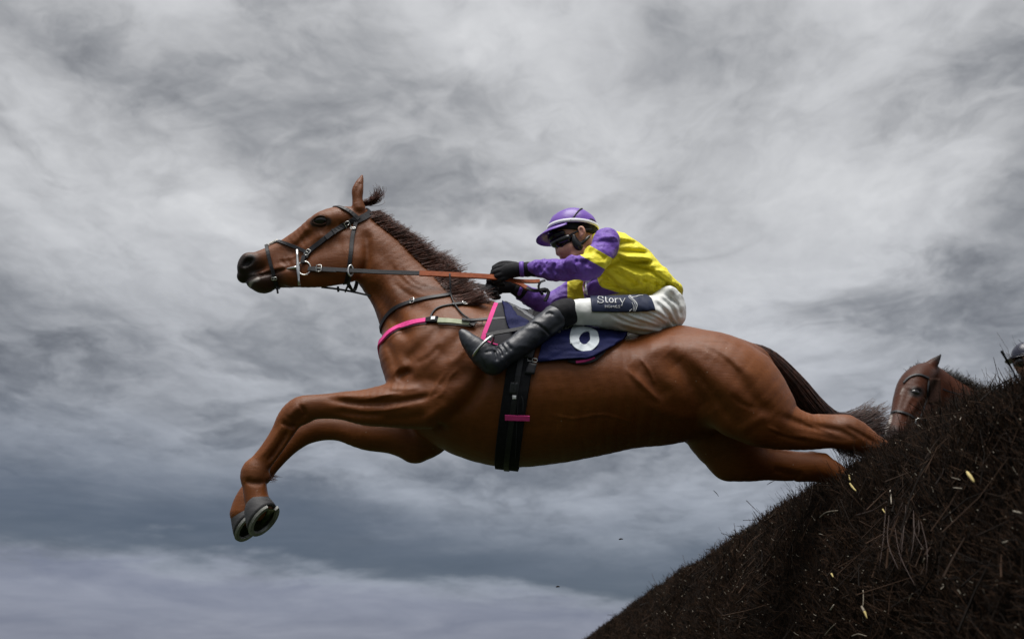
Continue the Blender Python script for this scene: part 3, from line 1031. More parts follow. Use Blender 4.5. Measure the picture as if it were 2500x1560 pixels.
def sstep(x, a, b_):
    t = np.clip((x - a) / (b_ - a), 0, 1)
    return t * t * (3 - 2 * t)


def horse():
    base = W(1300, 960)
    root = empty('racehorse', (base[0], D, 0))
    tag(root, 'chestnut racehorse leaping left over the brush fence', 'horse')
    P, F = HS.mesh(0.0054)
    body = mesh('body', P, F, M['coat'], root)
    X, Y = proj(P.astype(float))
    n = fbm(P, 14, 2)
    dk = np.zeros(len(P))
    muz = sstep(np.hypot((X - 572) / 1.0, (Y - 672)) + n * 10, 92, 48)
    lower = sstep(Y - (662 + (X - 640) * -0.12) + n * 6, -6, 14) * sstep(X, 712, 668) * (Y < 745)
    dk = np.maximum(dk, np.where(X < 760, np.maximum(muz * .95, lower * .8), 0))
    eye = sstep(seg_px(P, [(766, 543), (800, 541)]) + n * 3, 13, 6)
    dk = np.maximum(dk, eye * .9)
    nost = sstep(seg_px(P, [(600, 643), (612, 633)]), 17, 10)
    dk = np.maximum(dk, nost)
    dk = np.maximum(dk, .22 * sstep(seg_px(P, [(619, 1150), (640, 1160)]) + n * 6, 34, 18))
    dk = np.maximum(dk, .25 * sstep(seg_px(P, [(2040, 1050), (2090, 1050)]) + n * 8, 40, 15))
    dk = np.maximum(dk, .12 * sstep(X, 2070, 2130))
    dk = np.maximum(dk, .15 * sstep(seg_px(P, [(760, 985), (720, 1010)]) + n * 8, 35, 15))
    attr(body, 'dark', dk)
    pl = .55 * sstep(seg_px(P, [(606, 712), (612, 690), (630, 680)]) + n * 2, 5.5, 2)
    attr(body, 'pale', pl)
    return root, body


HORSE, HBODY = horse()

# ------------------------------------------------------------------ straps, patches and tubes
def smooth_line(pts, step):
    A = crom(np.array(pts, float), 8) if len(pts) > 2 else np.array(pts, float)
    d = np.r_[0, np.cumsum(np.linalg.norm(np.diff(A[:, :2], axis=0), axis=1))]
    n = max(2, int(d[-1] / step) + 1)
    q = np.linspace(0, d[-1], n)
    return np.column_stack([np.interp(q, d, A[:, k]) for k in range(A.shape[1])])


def ribbon(P, N, width, thick, closed=False):
    """a strap of rectangular section along P with face normals N"""
    P, N = np.asarray(P, float), np.asarray(N, float)
    n = len(P)
    T = (np.roll(P, -1, 0) - np.roll(P, 1, 0)) if closed else np.gradient(P, axis=0)
    T /= np.linalg.norm(T, axis=1)[:, None] + 1e-9
    Sd = np.cross(N, T); Sd /= np.linalg.norm(Sd, axis=1)[:, None] + 1e-9
    wv = (np.asarray(width) * np.ones(n))[:, None] / 2
    e = thick * 0.30
    ring = [P + Sd * wv, P + Sd * (wv - e) + N * thick, P - Sd * (wv - e) + N * thick, P - Sd * wv, P - Sd * (wv - e) - N * 0.002, P + Sd * (wv - e) - N * 0.002]
    k = len(ring)
    V = np.stack(ring, 1).reshape(-1, 3)
    F = []
    for i in range(n if closed else n - 1):
        i2 = (i + 1) % n
        for q in range(k):
            q2 = (q + 1) % k
            F.append((i * k + q, i * k + q2, i2 * k + q2, i2 * k + q))
    if not closed:
        F.append(tuple(range(k))[::-1]); F.append(tuple((n - 1) * k + q for q in range(k)))
    return V, F


def smoothN(N, it=2):
    for _ in range(it):
        N = N + 0.5 * (np.vstack([N[1:], N[-1:]]) + np.vstack([N[:1], N[:-1]]))
        N /= np.linalg.norm(N, axis=1)[:, None] + 1e-9
    return N


def smoothP(P, it=2):
    P = P.copy()
    for _ in range(it):
        P[1:-1] = 0.5 * P[1:-1] + 0.25 * (P[2:] + P[:-2])
    return P


def strap(name, line, wpx, mat, parent, off=0.003, thick=0.004, solid=None, mirror=False, mid=None, step=7.0, Y0=None):
    """strap lying on a body along a picture line; mirrored straps go on round the far side"""
    solid = solid or HS
    Y0 = D if Y0 is None else Y0
    Q = smooth_line(line, step)
    P, N = solid.hits(Q, Y0)
    if mirror:
        Pm, Nm = P.copy(), N.copy()
        Pm[:, 1] = 2 * Y0 - Pm[:, 1]; Nm[:, 1] *= -1
        if mid is not None:
            m0 = at(mid[0], mid[1], Y0)
            a, c = P[-1], Pm[-1]
            ts = np.linspace(0, 1, 9)[1:-1][:, None]
            arc = (1 - ts) ** 2 * a + 2 * ts * (1 - ts) * (2 * m0 - 0.5 * (a + c)) + ts ** 2 * c
            arc, an = solid.snap(arc, 0.0)
            P = np.vstack([P, arc, Pm[::-1]]); N = np.vstack([N, an, Nm[::-1]])
        else:
            P = np.vstack([P, Pm[::-1]]); N = np.vstack([N, Nm[::-1]])
    P = smoothP(P, 2); N = smoothN(N, 3)
    V, F = ribbon(P + N * off, N, wpx * mpp(P.mean(0)), thick)
    return mesh(name, V, F, mat, parent, smooth=False)


def ring_strap(name, cpx, wpx, mat, parent, tilt=0.0, off=0.004, thick=0.006, a0=-math.pi, a1=math.pi, n=72, solid=None):
    """strap round the trunk in a cross plane through picture point cpx"""
    solid = solid or HS
    c = W(*cpx)
    th = np.linspace(a0, a1, n, endpoint=not (abs(a1 - a0 - 2 * math.pi) < 1e-6))
    dirs = np.stack([tilt * np.sin(th), -np.cos(th), np.sin(th)], 1)
    lo, hi = np.zeros(n), np.full(n, 0.9)
    ts = np.linspace(0.05, 0.8, 110)
    d = solid((c + ts[None, :, None] * dirs[:, None, :]).reshape(-1, 3)).reshape(n, -1)
    i = (d > 0).argmax(1)
    r = ts[i]
    P = c + r[:, None] * dirs
    P, N = solid.snap(P, 0.0)
    closed = abs(a1 - a0 - 2 * math.pi) < 1e-6
    V, F = ribbon(P + N * off, N, wpx * mpp(c), thick, closed)
    return mesh(name, V, F, mat, parent, smooth=False)


def free_strap(name, nodes, wpx, mat, parent, thick=0.004, nrm=(0, -1, 0.15), step=6.0, twist=None):
    """strap hanging in the air; nodes (px, py, dy)"""
    Q = smooth_line(nodes, step)
    P = np.array([W(q[0], q[1], q[2]) for q in Q])
    T = np.gradient(P, axis=0); T /= np.linalg.norm(T, axis=1)[:, None] + 1e-9
    N = np.tile(np.array(nrm, float), (len(P), 1))
    if twist is not None:
        tw = np.linspace(*twist, len(P))[:, None]
        side = np.cross(T, N)
        N = N * np.cos(tw) + side * np.sin(tw)
    N -= T * (N * T).sum(1)[:, None]; N /= np.linalg.norm(N, axis=1)[:, None] + 1e-9
    V, F = ribbon(P - N * thick / 2, N, wpx * mpp(P.mean(0)), thick)
    return mesh(name, V, F, mat, parent, smooth=False)


def tube(name, P, r, mat, parent, sides=8, closed=False):
    P = np.asarray(P, float); n = len(P)
    T = (np.roll(P, -1, 0) - np.roll(P, 1, 0)) if closed else np.gradient(P, axis=0)
    T /= np.linalg.norm(T, axis=1)[:, None] + 1e-9
    ref = np.array([0.17, 0.95, 0.26])
    a = np.cross(T, ref); a /= np.linalg.norm(a, axis=1)[:, None] + 1e-9
    c = np.cross(T, a)
    rr = (np.asarray(r) * np.ones(n))[:, None]
    V = np.stack([P + rr * (a * math.cos(2 * math.pi * q / sides) + c * math.sin(2 * math.pi * q / sides)) for q in range(sides)], 1).reshape(-1, 3)
    F = []
    for i in range(n if closed else n - 1):
        i2 = (i + 1) % n
        for q in range(sides):
            q2 = (q + 1) % sides
            F.append((i * sides + q, i * sides + q2, i2 * sides + q2, i2 * sides + q))
    if not closed:
        F.append(tuple(range(sides))[::-1]); F.append(tuple((n - 1) * sides + q for q in range(sides)))
    return mesh(name, V, F, mat, parent)


def solid_mesh(name, s, h, mat, parent):
    P, F = s.mesh(h)
    return mesh(name, P, F, mat, parent), P


def imgvec(r, u_, f):
    """direction from right / up / away components as the camera sees them"""
    return np.array([r, f * CP - u_ * SP, f * SP + u_ * CP])


def buckle(c, n, t, w_, h_, parent, r=0.0019, lift=.007):
    """rectangular metal frame with a tongue, lying on a strap"""
    n = n / np.linalg.norm(n); t = t - n * (t @ n); t /= np.linalg.norm(t); sd = np.cross(n, t)
    c = c + n * lift
    q = [(-1, -1), (0, -1.12), (1, -1), (1, 1), (0, 1.12), (-1, 1)]
    P = np.array([c + t * a * h_ / 2 + sd * b_ * w_ / 2 for a, b_ in q])
    o = tube('buckle', P, r, M['steel'], parent, 6, True)
    tube('buckle_tongue', np.array([c - t * h_ / 2, c + n * 0.002, c + t * h_ / 2]), r * 0.8, M['steel'], o, 6)
    return o


def buckle_on(px, py, px2, py2, wpx, parent, solid=None, hpx=None, lift=.010):
    P, N = (solid or HS).hits([(px, py), (px2, py2)])
    k = mpp(P[0])
    return buckle(P[0], N[0], P[1] - P[0], wpx * k, (hpx or wpx * .8) * k, parent, lift=lift)


# ------------------------------------------------------------------ eyes, hooves, mane and tail
def sphere(name, c, r, mat, parent, ax=(1, 1, 1), seg=20):
    V, F = [], []
    for i in range(seg // 2 + 1):
        ph = math.pi * i / (seg // 2)
        for j in range(seg):
            th = 2 * math.pi * j / seg
            V.append((c[0] + r * ax[0] * math.sin(ph) * math.cos(th), c[1] + r * ax[1] * math.sin(ph) * math.sin(th), c[2] + r * ax[2] * math.cos(ph)))
    for i in range(seg // 2):
        for j in range(seg):
            j2 = (j + 1) % seg
            F.append((i * seg + j, (i + 1) * seg + j, (i + 1) * seg + j2, i * seg + j2))
    return mesh(name, V, F, mat, parent)


def horse_eye(px, py, r_px, parent, solid, Y0, tiltpx=(32, -6)):
    P, N = solid.hits([(px, py)], Y0)
    p, n = P[0], N[0]
    r = r_px * mpp(p)
    o = []
    for sg in (1, -1):
        c = p - n * r * 0.28
        nn = n.copy()
        if sg < 0:
            c = np.array([c[0], 2 * Y0 - c[1], c[2]]); nn[1] *= -1
        e = sphere('eye', c, r, M['eye'], parent, (1.25, .85, .85))
        # lids: two arcs hugging the ball
        a = np.array([1.0, 0, 0.12]); a -= nn * (a @ nn); a /= np.linalg.norm(a)
        up = np.cross(nn, a) * (1 if np.cross(nn, a)[2] > 0 else -1)
        for s_, hgt in ((1, .80), (-1, .66)):
            ts = np.linspace(-1, 1, 13)
            arc = np.array([c + a * t * r * 1.45 + up * s_ * r * hgt * (1 - t * t) + nn * r * (.62 * (1 - .55 * t * t)) for t in ts])
            tube('eyelid', arc, r * (0.17 - .07 * np.abs(ts)), M['lid'], e, 8)
        o.append(e)
    return o


M['lid'] = material('dark_lid', (0.075, 0.030, 0.014), 0.5, 0.3)
horse_eye(783, 539, 15.0, HORSE, HS, D)


def hoof(sole_px, dy, nvec, toe_img, parent, size=1.0, heelshift=0.022, hgt=0.075, shoe=True):
    c = W(sole_px[0], sole_px[1], dy)
    n = nvec / np.linalg.norm(nvec)
    toe = imgvec(*toe_img); toe -= n * (toe @ n); toe /= np.linalg.norm(toe)
    sd = np.cross(n, toe)
    N = 36
    th = np.linspace(0, 2 * math.pi, N, endpoint=False)
    ct, st = np.cos(th), np.sin(th)
    lx = np.where(ct > 0, 0.068, 0.062) * size; ly = 0.060 * size
    def ringp(scale, back, h):
        return c + (toe[None] * (ct * lx * scale)[:, None] + sd[None] * (st * ly * scale)[:, None]) - toe * back - n * h
    rings = [ringp(.30, 0, .012), ringp(.62, 0, .012), ringp(.82, 0, .004), ringp(1.0, 0, 0.0), ringp(.985, heelshift * .2, hgt * .2), ringp(.86, heelshift * .75, hgt * .75), ringp(.80, heelshift, hgt), ringp(.70, heelshift * 1.1, hgt * 1.12)]
    V = np.vstack(rings); F = []
    for k in range(len(rings) - 1):
        for i in range(N):
            i2 = (i + 1) % N
            F.append((k * N + i, k * N + i2, (k + 1) * N + i2, (k + 1) * N + i))
    F.append(tuple(range(N))[::-1])
    F.append(tuple((len(rings) - 1) * N + i for i in range(N)))
    o = mesh('hoof', V, F, [M['hoof'], M['sole']], parent)
    for i, p in enumerate(o.data.polygons):
        p.material_index = 1 if (i < 2 * N or i == len(F) - 2) else 0
    if shoe:
        a = np.linspace(-math.radians(152), math.radians(152), 40)
        pts = c + n * 0.004 + toe * (np.where(np.cos(a) > 0, .068, .066) * size * .88 * np.cos(a))[:, None] + sd * (.060 * size * .88 * np.sin(a))[:, None]
        Nn = np.tile(n, (len(a), 1))
        Vs, Fs = ribbon(pts, Nn, 0.019 * size, 0.009)
        mesh('horseshoe', Vs, Fs, M['shoe'], o, smooth=False)
        # frog
        fr = np.array([c + n * .004 - toe * .045 * size, c + n * .008 - toe * .01 * size, c + n * .002 + toe * .022 * size])
        tube('frog', fr, np.array([.016, .011, .003]) * size, M['sole'], o, 8)
    return o


nB = imgvec(.73, -.51, -.47)
hoof((642, 1266), -.135, nB, (-.57, -.82, .1), HORSE, 1.04, .022, .060)
hoof((606, 1282), .15, nB, (-.60, -.78, .1), HORSE, 1.04, .022, .060)
hoof((2312, 1236), -.15, imgvec(.55, -.8, -.2), (-.75, -.5, 0), HORSE, .95, .02, .07)
hoof((2232, 1305), .15, imgvec(.55, -.8, -.2), (-.75, -.5, 0), HORSE, .95, .02, .07)


def mane():
    crest = smooth_line([(897, 508, 0), (928, 535, 0), (960, 560, 0), (986, 583, 0), (1020, 618, 0), (1059, 657, 0), (1090, 692, 0), (1120, 722, 0), (1160, 738, 0)], 2.0)
    top = np.array([W(c[0], c[1] + 10, 0) for c in crest])
    n = 7000
    i = rng.random(n) * (len(crest) - 2)
    k = i.astype(int); f = (i - k)[:, None]
    root = top[k] * (1 - f) + top[k + 1] * f
    u_ = i / (len(crest) - 2)
    root[:, 1] += rng.normal(0, .016, n)
    root[:, 2] -= np.abs(root[:, 1] - D) * .6
    # outward along the crest normal, swept back by the wind
    lenp = np.interp(u_, [0, .12, .3, .45, .6, .75, .9, 1], [26, 28, 33, 44, 56, 60, 54, 48]) * mpp(W(1000, 600))
    cl = fbm(np.stack([u_ * 55, u_ * 0, u_ * 0], 1), 1.0, 3)
    ln = lenp * (.45 + .55 * rng.random(n) ** 1.3 + .34 * cl)
    # picture direction: up and back
    dirx = np.interp(u_, [0, .3, .6, .85, 1], [.80, .82, .80, 1.0, 1.0]) + .16 * cl
    dirz = np.interp(u_, [0, .3, .6, .85, 1], [.15, .55, .45, .08, -.15]) + .20 * cl
    dv = np.stack([dirx, -.06 * rng.random(n) + rng.normal(0, .07, n), dirz], 1) + rng.normal(0, .10, (n, 3))
    dv /= np.linalg.norm(dv, axis=1)[:, None]
    K = 6
    ts = np.linspace(0, 1, K)
    droop = np.stack([np.full(n, .45), rng.normal(0, .12, n), -.35 + rng.normal(0, .22, n)], 1)
    paths = root[:, None] + ln[:, None, None] * (dv[:, None] * ts[None, :, None] + droop[:, None] * (ts ** 2.2)[None, :, None] * .55)
    V, F = strands(paths, np.full(n, .0011), np.full(n, .0003))
    o = mesh('mane', V, F, M['mane'], HORSE); tag(o, kind='stuff')
    # under layer lying on the near side of the crest
    n = 2600
    i = (.04 + .9 * rng.random(n)) * (len(crest) - 2); k = i.astype(int)
    q = crest[k, :2] + np.stack([rng.normal(0, 3, n), 9 + rng.random(n) * 8], 1)
    P0, N0 = HS.hits(q)
    u_ = i / (len(crest) - 2)
    ln = np.interp(u_, [0, .3, .6, 1], [28, 40, 60, 60]) * mpp(W(1000, 600)) * (.6 + .5 * rng.random(n))
    dv = np.stack([np.full(n, .95), -.04 * np.ones(n), .16 * np.ones(n)], 1) + rng.normal(0, .12, (n, 3)) + N0 * .04
    paths = P0[:, None] + N0[:, None] * .004 + ln[:, None, None] * dv[:, None] * ts[None, :, None]
    V, F = strands(paths, np.full(n, .0016), np.full(n, .0006))
    o2 = mesh('mane', V, F, M['mane'], HORSE); tag(o2, kind='stuff')
    # forelock blown back between the ears
    n = 170
    base = W(886, 499, 0)
    ctrl = np.array([W(*p) for p in [(888, 497, 0), (905, 494, 0), (920, 486, -.01), (929, 475, -.01), (926, 464, -.01)]])
    cp = crom(ctrl, 3)
    paths = cp[None] + rng.normal(0, .006, (n, 1, 3)) * np.array([1, 1.6, 1]) + rng.normal(0, .012, (n, 1, 3)) * np.linspace(0, 1, len(cp))[None, :, None]
    cut = .45 + .6 * rng.random(n)
    paths = cp[0] + (paths - cp[0]) * np.minimum(1, cut)[:, None, None]
    V, F = strands(paths, np.full(n, .0014), np.full(n, .0005))
    tag(mesh('forelock', V, F, M['mane'], HORSE), kind='stuff')


mane()


def tail():
    ctrl = [(1812, 842, .0), (1866, 862, .01), (1908, 902, .03), (1948, 950, .06), (1990, 1005, .10), (2036, 1042, .16), (2090, 1050, .22), (2146, 1034, .26)]
    C = np.array([W(*c) for c in ctrl])
    n = 6500
    kk = 4
    cp = crom(C, kk)
    m = len(cp)
    ts = np.linspace(0, 1, m)
    wid = np.interp(ts, [0, .15, .4, .7, 1], [.014, .026, .046, .058, .070])
    a = rng.normal(0, 1, (n, 3)); a /= np.linalg.norm(a, axis=1)[:, None]
    a *= (rng.random(n) ** .45)[:, None]
    st = rng.random(n) ** 1.6 * .30
    ln = .62 + .40 * rng.random(n) ** .6
    lo = np.arange(m)
    tt = np.minimum(1.0, st[:, None] + (np.linspace(0, 1, 14) * ln[:, None]) * (1 - st[:, None]))
    xi = tt * (m - 1); k = np.clip(xi.astype(int), 0, m - 2); f = (xi - k)[..., None]
    center = cp[k] * (1 - f) + cp[k + 1] * f
    wq = np.interp(tt, ts, wid)[..., None]
    ph = rng.random(n) * 6.28
    wav = np.stack([np.sin(tt * 9 + ph[:, None]), np.cos(tt * 7 + ph[:, None]), np.sin(tt * 8 + ph[:, None] * 1.7)], 2) * .008 * tt[..., None]
    flare = (np.clip(tt - .72, 0, 1) ** 1.3)[..., None] * (rng.normal(0, .13, (n, 1, 3)) + np.array([0, 0, .05]))
    droop = (np.clip(tt - .6, 0, 1) ** 2)[..., None] * (np.where(rng.random(n) < .38, 1.0, 0.0))[:, None, None] * np.array([-.55, 0, -.62])
    paths = center + a[:, None] * wq + wav + flare + droop
    V, F = strands(paths, np.full(n, .0017), np.full(n, .0007))
    tag(mesh('tail', V, F, M['tail'], HORSE), kind='stuff')


tail()

# fetlock tuft
def ergot():
    n = 60
    b0 = W(655, 1166, -.12)
    d = imgvec(.95, -.12, 0) + rng.normal(0, .10, (n, 3))
    ln = .010 + .028 * rng.random(n)
    P = b0 + rng.normal(0, .008, (n, 3))
    paths = P[:, None] + d[:, None] * ln[:, None, None] * np.linspace(0, 1, 4)[None, :, None]
    V, F = strands(paths, np.full(n, .0011), np.full(n, .0003))
    tag(mesh('fetlock_hair', V, F, M['mane'], HORSE), kind='stuff')


ergot()

# ================================================================== tack
def bridle():
    r = empty('bridle', tuple(W(860, 540)))
    tag(r, 'black leather bridle with reins on the chestnut horse', 'bridle')
    strap('headpiece', [(868, 541), (890, 531), (908, 519)], 17, M['strap'], r, mirror=True, mid=(905, 505), thick=.004)
    strap('browband', [(876, 537), (858, 522), (842, 512), (829, 509)], 11, M['strap'], r, mirror=True, mid=(815, 508), off=.005, thick=.004)
    for nm, ln, wd in (('cheekpiece', [(872, 533), (840, 550), (812, 570), (780, 595), (757, 613), (746, 630)], 13),):
        a = strap(nm, ln, wd, M['strap'], r, off=.005, thick=.0045)
        am = a.copy(); COL.objects.link(am)
        me = a.data.copy(); am.data = me
        v = np.zeros(len(me.vertices) * 3); me.vertices.foreach_get('co', v); v = v.reshape(-1, 3); v[:, 1] = 2 * D - v[:, 1]; me.vertices.foreach_set('co', v.ravel()); me.flip_normals()
    strap('cheekpiece_fold', [(846, 547), (820, 566), (797, 584)], 14, M['strap'], r, off=.010, thick=.003)
    buckle_on(846, 546, 830, 558, 17, r, hpx=12, lift=.017)
    strap('strap_keeper', [(812, 563), (820, 575)], 5, M['strap'], r, off=.012, thick=.003)
    strap('throatlash', [(869, 545), (860, 580), (857, 615), (853, 650), (848, 680)], 10, M['strap'], r, mirror=True, mid=(842, 704), off=.004, thick=.004)
    buckle_on(862, 561, 860, 572, 12, r, hpx=5)
    strap('noseband', [(751, 618), (728, 607), (704, 598), (682, 591)], 9, M['strap'], r, mirror=True, mid=(668, 586), off=.004, thick=.0045)
    buckle_on(752, 619, 740, 612, 15, r, hpx=10)
    strap('drop_noseband', [(651, 601), (655, 620), (661, 642), (668, 668), (673, 690), (677, 702)], 9, M['strap'], r, mirror=True, mid=(677, 708), off=.004, thick=.0045)
    buckle_on(671, 680, 673, 690, 12, r, hpx=6)
    free_strap('strap_end', [(675, 700, -.02), (677, 708, -.02), (678, 716, -.02)], 5, M['strap'], r)
    # sheepskin roll over the nose
    base = np.array([W(p[0], p[1], 0) for p in smooth_line([(649, 606), (658, 601), (668, 595), (680, 590)], 1.5)])
    fb = base + np.array([0, 0, .005]) + rng.normal(0, .0008, base.shape)
    tube('sheepskin_roll', fb, .0062 + .0022 * rng.random(len(fb)), M['fleece'], r, 10)
    # bit
    bit = tube('bit_cheek_bar', [W(725, 611, -.078), W(726, 625, -.080), W(727, 640, -.082), W(728, 655, -.083), W(729, 672, -.082), W(730, 685, -.080), W(731, 696, -.078)],
               np.array([4.0, 3.0, 3.6, 5.5, 3.6, 2.6, 3.6]) * mpp(W(725, 650)), M['steel'], r, 10)
    cc = (743, 655)
    ringP = [W(cc[0] + 15.5 * math.cos(t), cc[1] + 16.5 * math.sin(t), -.084) for t in np.linspace(0, 2 * math.pi, 28, endpoint=False)]
    tube('bit_ring', ringP, 1.9 * mpp(W(740, 655)), M['steel'], r, 8, True)
    tube('bit_mouthpiece', [W(728, 653, -.083), W(718, 654, -.075), W(704, 656, -.060), W(690, 660, -.03), W(686, 662, 0), W(690, 660, .03), W(728, 653, .083)], np.array([4.5, 4.0, 3.0, 3, 3, 3, 4]) * mpp(W(720, 650)), M['steel'], r, 8)
    strap('bit_loop', [(744, 628), (741, 637), (740, 645)], 12, M['strap'], r, off=.006, thick=.006)
    # reins: black leather, then a tan rubber grip, near and far
    free_strap('rein', [(752, 656, -.088), (790, 657, -.10), (850, 660, -.122), (930, 664, -.140), (1026, 667, -.150)], 12, M['strap'], r, thick=.004)
    k_ = mpp(W(780, 655))
    buckle(W(779, 657, -.099), np.array([0, -1, .1]), np.array([1, 0, 0]), 16 * k_, 12 * k_, r)
    free_strap('rein_billet', [(762, 656, -.094), (800, 658, -.106), (822, 659, -.113)], 13.5, M['strap'], r, thick=.003)
    free_strap('rein_grip', [(1024, 667, -.150), (1090, 670, -.150), (1150, 673, -.135), (1200, 676, -.110), (1240, 680, -.085)], 15, M['tan'], r, thick=.006)
    free_strap('rein', [(752, 664, .088), (850, 672, .12), (960, 676, .13), (1080, 684, .12), (1200, 702, .06)], 11, M['strap'], r, thick=.004)
    free_strap('rein_loop', [(1240, 682, -.085), (1270, 686, -.07), (1300, 687, -.05), (1318, 686, -.04)], 11, M['tan'], r, thick=.005, nrm=(0.05, -1, .2))
    free_strap('rein_loop', [(1250, 684, -.02), (1272, 694, -.015), (1290, 705, -.02)], 11, M['tan'], r, thick=.005)
    free_strap('rein_end', [(1286, 702, -.02), (1302, 709, -.03), (1316, 709, -.04)], 9, M['strap'], r, thick=.005, twist=(0, .5))
    free_strap('rein_end', [(1331, 684, -.04), (1320, 688, -.045), (1315, 698, -.045), (1318, 711, -.045), (1326, 719, -.045)], 6, M['strap'], r, thick=.004, twist=(.2, -.5))
    free_strap('rein_end', [(1318, 708, -.05), (1332, 706, -.05), (1339, 712, -.05), (1336, 723, -.05), (1330, 735, -.05)], 9, M['strap'], r, thick=.006, twist=(0, .4))
    free_strap('rein_end', [(1321, 719, -.045), (1327, 711, -.045), (1334, 713, -.045)], 5, M['strap'], r, thick=.006)
    return r


bridle()


def martingale():
    r = empty('martingale', tuple(W(950, 760)))
    tag(r, 'thin black leather martingale strap round the chestnut neck', 'martingale')
    strap('neck_strap', [(1178, 708), (1140, 714), (1090, 722), (1050, 728), (1008, 737), (975, 748), (955, 761), (941, 777), (934, 792)], 11, M['strap'], r, mirror=True, mid=(930, 806), thick=.0045)
    free_strap('neck_strap', [(1172, 709, -.09), (1195, 703, -.085), (1212, 700, -.07)], 11, M['strap'], r)
    buckle_on(1008, 737, 1020, 733, 14, r, hpx=10)
    # straps from the breast up to the rein rings
    free_strap('martingale_strap', [(785, 701, -.02), (820, 705, -.03), (860, 712, -.035), (904, 722, -.03)], 5, M['strap'], r, thick=.003)
    free_strap('martingale_strap', [(842, 712, -.03), (852, 690, -.09), (857, 668, -.116)], 6, M['strap'], r, thick=.003)
    k = mpp(W(856, 661))
    P = [W(856 + 6 * math.sin(t), 661 - 13 * math.cos(t), -.120 + .006 * math.sin(t)) for t in np.linspace(0, 2 * math.pi, 20, endpoint=False)]
    tube('martingale_ring', P, 2.2 * k, M['steel'], r, 8, True)
    tube('rein_stop', [W(825, 700, -.03), W(826, 712, -.03)], 3 * k, M['strap'], r, 6)
    # thin lace hanging from the rein to the breast girth
    Q = smooth_line([(1098, 668, -.156), (1099, 692, -.160), (1101, 720, -.16), (1112, 745, -.20), (1130, 768, -.225), (1152, 784, -.235)], 5)
    Pq = np.array([W(*q) for q in Q])
    d = HS(Pq)
    Pq[:, 1] -= np.clip(.006 - d, 0, .2) * 1.3
    tube('lace', Pq, 2.1 * k, M['strap'], r, 6)


martingale()


def breast_girth():
    r = empty('breast_girth', tuple(W(950, 800)))
    tag(r, 'bright pink breast girth with pale elastic round the chestnut chest', 'breast girth')
    strap('pink_strap', [(1044, 785), (1010, 790), (985, 797), (962, 807), (945, 820), (936, 834)], 17, M['pink'], r, mirror=True, mid=(929, 850), off=.005, thick=.006)
    strap('edge_binding', [(1042, 795), (1010, 799), (986, 806), (964, 816), (949, 829)], 2.2, M['strap'], r, off=.010, thick=.002)
    strap('navy_end', [(1070, 783), (1055, 784), (1040, 786)], 19, M['webbing'], r, off=.007, thick=.006)
    strap('label_tab', [(1054, 783), (1064, 782)], 11, M['white_cloth'], r, off=.014, thick=.001)
    strap('elastic', [(1070, 785), (1100, 787), (1130, 790), (1158, 792)], 16, M['pale_elastic'], r, off=.006, thick=.005)
    strap('edge_binding', [(1072, 794), (1110, 797), (1157, 801)], 2.2, M['strap'], r, off=.009, thick=.002)
    strap('girth_strap', [(1126, 787), (1160, 789), (1200, 788), (1240, 786), (1265, 792)], 9, M['strap'], r, off=.016, thick=.005)
    strap('elastic_end', [(1148, 792), (1160, 797)], 14, M['strap'], r, off=.012, thick=.004)
    buckle_on(1170, 788, 1180, 788, 15, r, hpx=14)
    # strap over the withers that carries it
    strap('wither_strap', [(1052, 776), (1056, 764), (1068, 753), (1085, 748), (1106, 745)], 5, M['strap'], r, off=.004, thick=.003)
    strap('wither_strap', [(1104, 746), (1130, 744), (1160, 742), (1194, 739)], 9, M['strap'], r, off=.006, thick=.004)
    buckle_on(1136, 744, 1146, 743, 12, r, hpx=12)


breast_girth()


def patch(name, top, bot, nu, nv, mat, parent, off=.008, thick=.006, solid=None, flutter=0.0, fscale=20, smooth=True):
    """cloth lying on a body between an upper and a lower picture line"""
    solid = solid or HS
    tl = crom(np.array(top, float), 6) if len(top) > 2 else np.array(top, float)
    bl = crom(np.array(bot, float), 6) if len(bot) > 2 else np.array(bot, float)
    rs = lambda A, n: np.column_stack([np.interp(np.linspace(0, 1, n), np.linspace(0, 1, len(A)), A[:, k]) for k in (0, 1)])
    t_, b_ = rs(tl, nu), rs(bl, nu)
    vv = np.linspace(0, 1, nv)
    Q = (t_[None] * (1 - vv)[:, None, None] + b_[None] * vv[:, None, None]).reshape(-1, 2)
    P, N = solid.hits(Q)
    P = P.reshape(nv, nu, 3); N = N.reshape(nv, nu, 3)
    for _ in range(3):
        Nn = N.copy()
        Nn[1:-1] += .5 * (N[2:] + N[:-2]); Nn[:, 1:-1] += .5 * (N[:, 2:] + N[:, :-2])
        N = Nn / (np.linalg.norm(Nn, axis=2)[..., None] + 1e-9)
    P = P.reshape(-1, 3); N = N.reshape(-1, 3)
    ex = 0
    if flutter:
        ex = (np.abs(fbm(P * np.array([.45, 1, 1.6]), fscale, 3)) * flutter)[:, None]
    A = P + N * (off + thick) + N * ex
    B = P + N * off
    n = nu * nv
    idx = np.arange(n).reshape(nv, nu)
    q = np.stack([idx[:-1, :-1], idx[1:, :-1], idx[1:, 1:], idx[:-1, 1:]], -1).reshape(-1, 4)
    F = [tuple(f) for f in q] + [tuple(f[::-1] + n) for f in q]
    bd = list(idx[0]) + list(idx[1:, -1]) + list(idx[-1, ::-1][1:]) + list(idx[::-1, 0][1:-1])
    for i in range(len(bd)):
        a, c = bd[i], bd[(i + 1) % len(bd)]
        F.append((a, c, c + n, a + n))
    return mesh(name, np.vstack([A, B]), F, mat, parent, smooth)


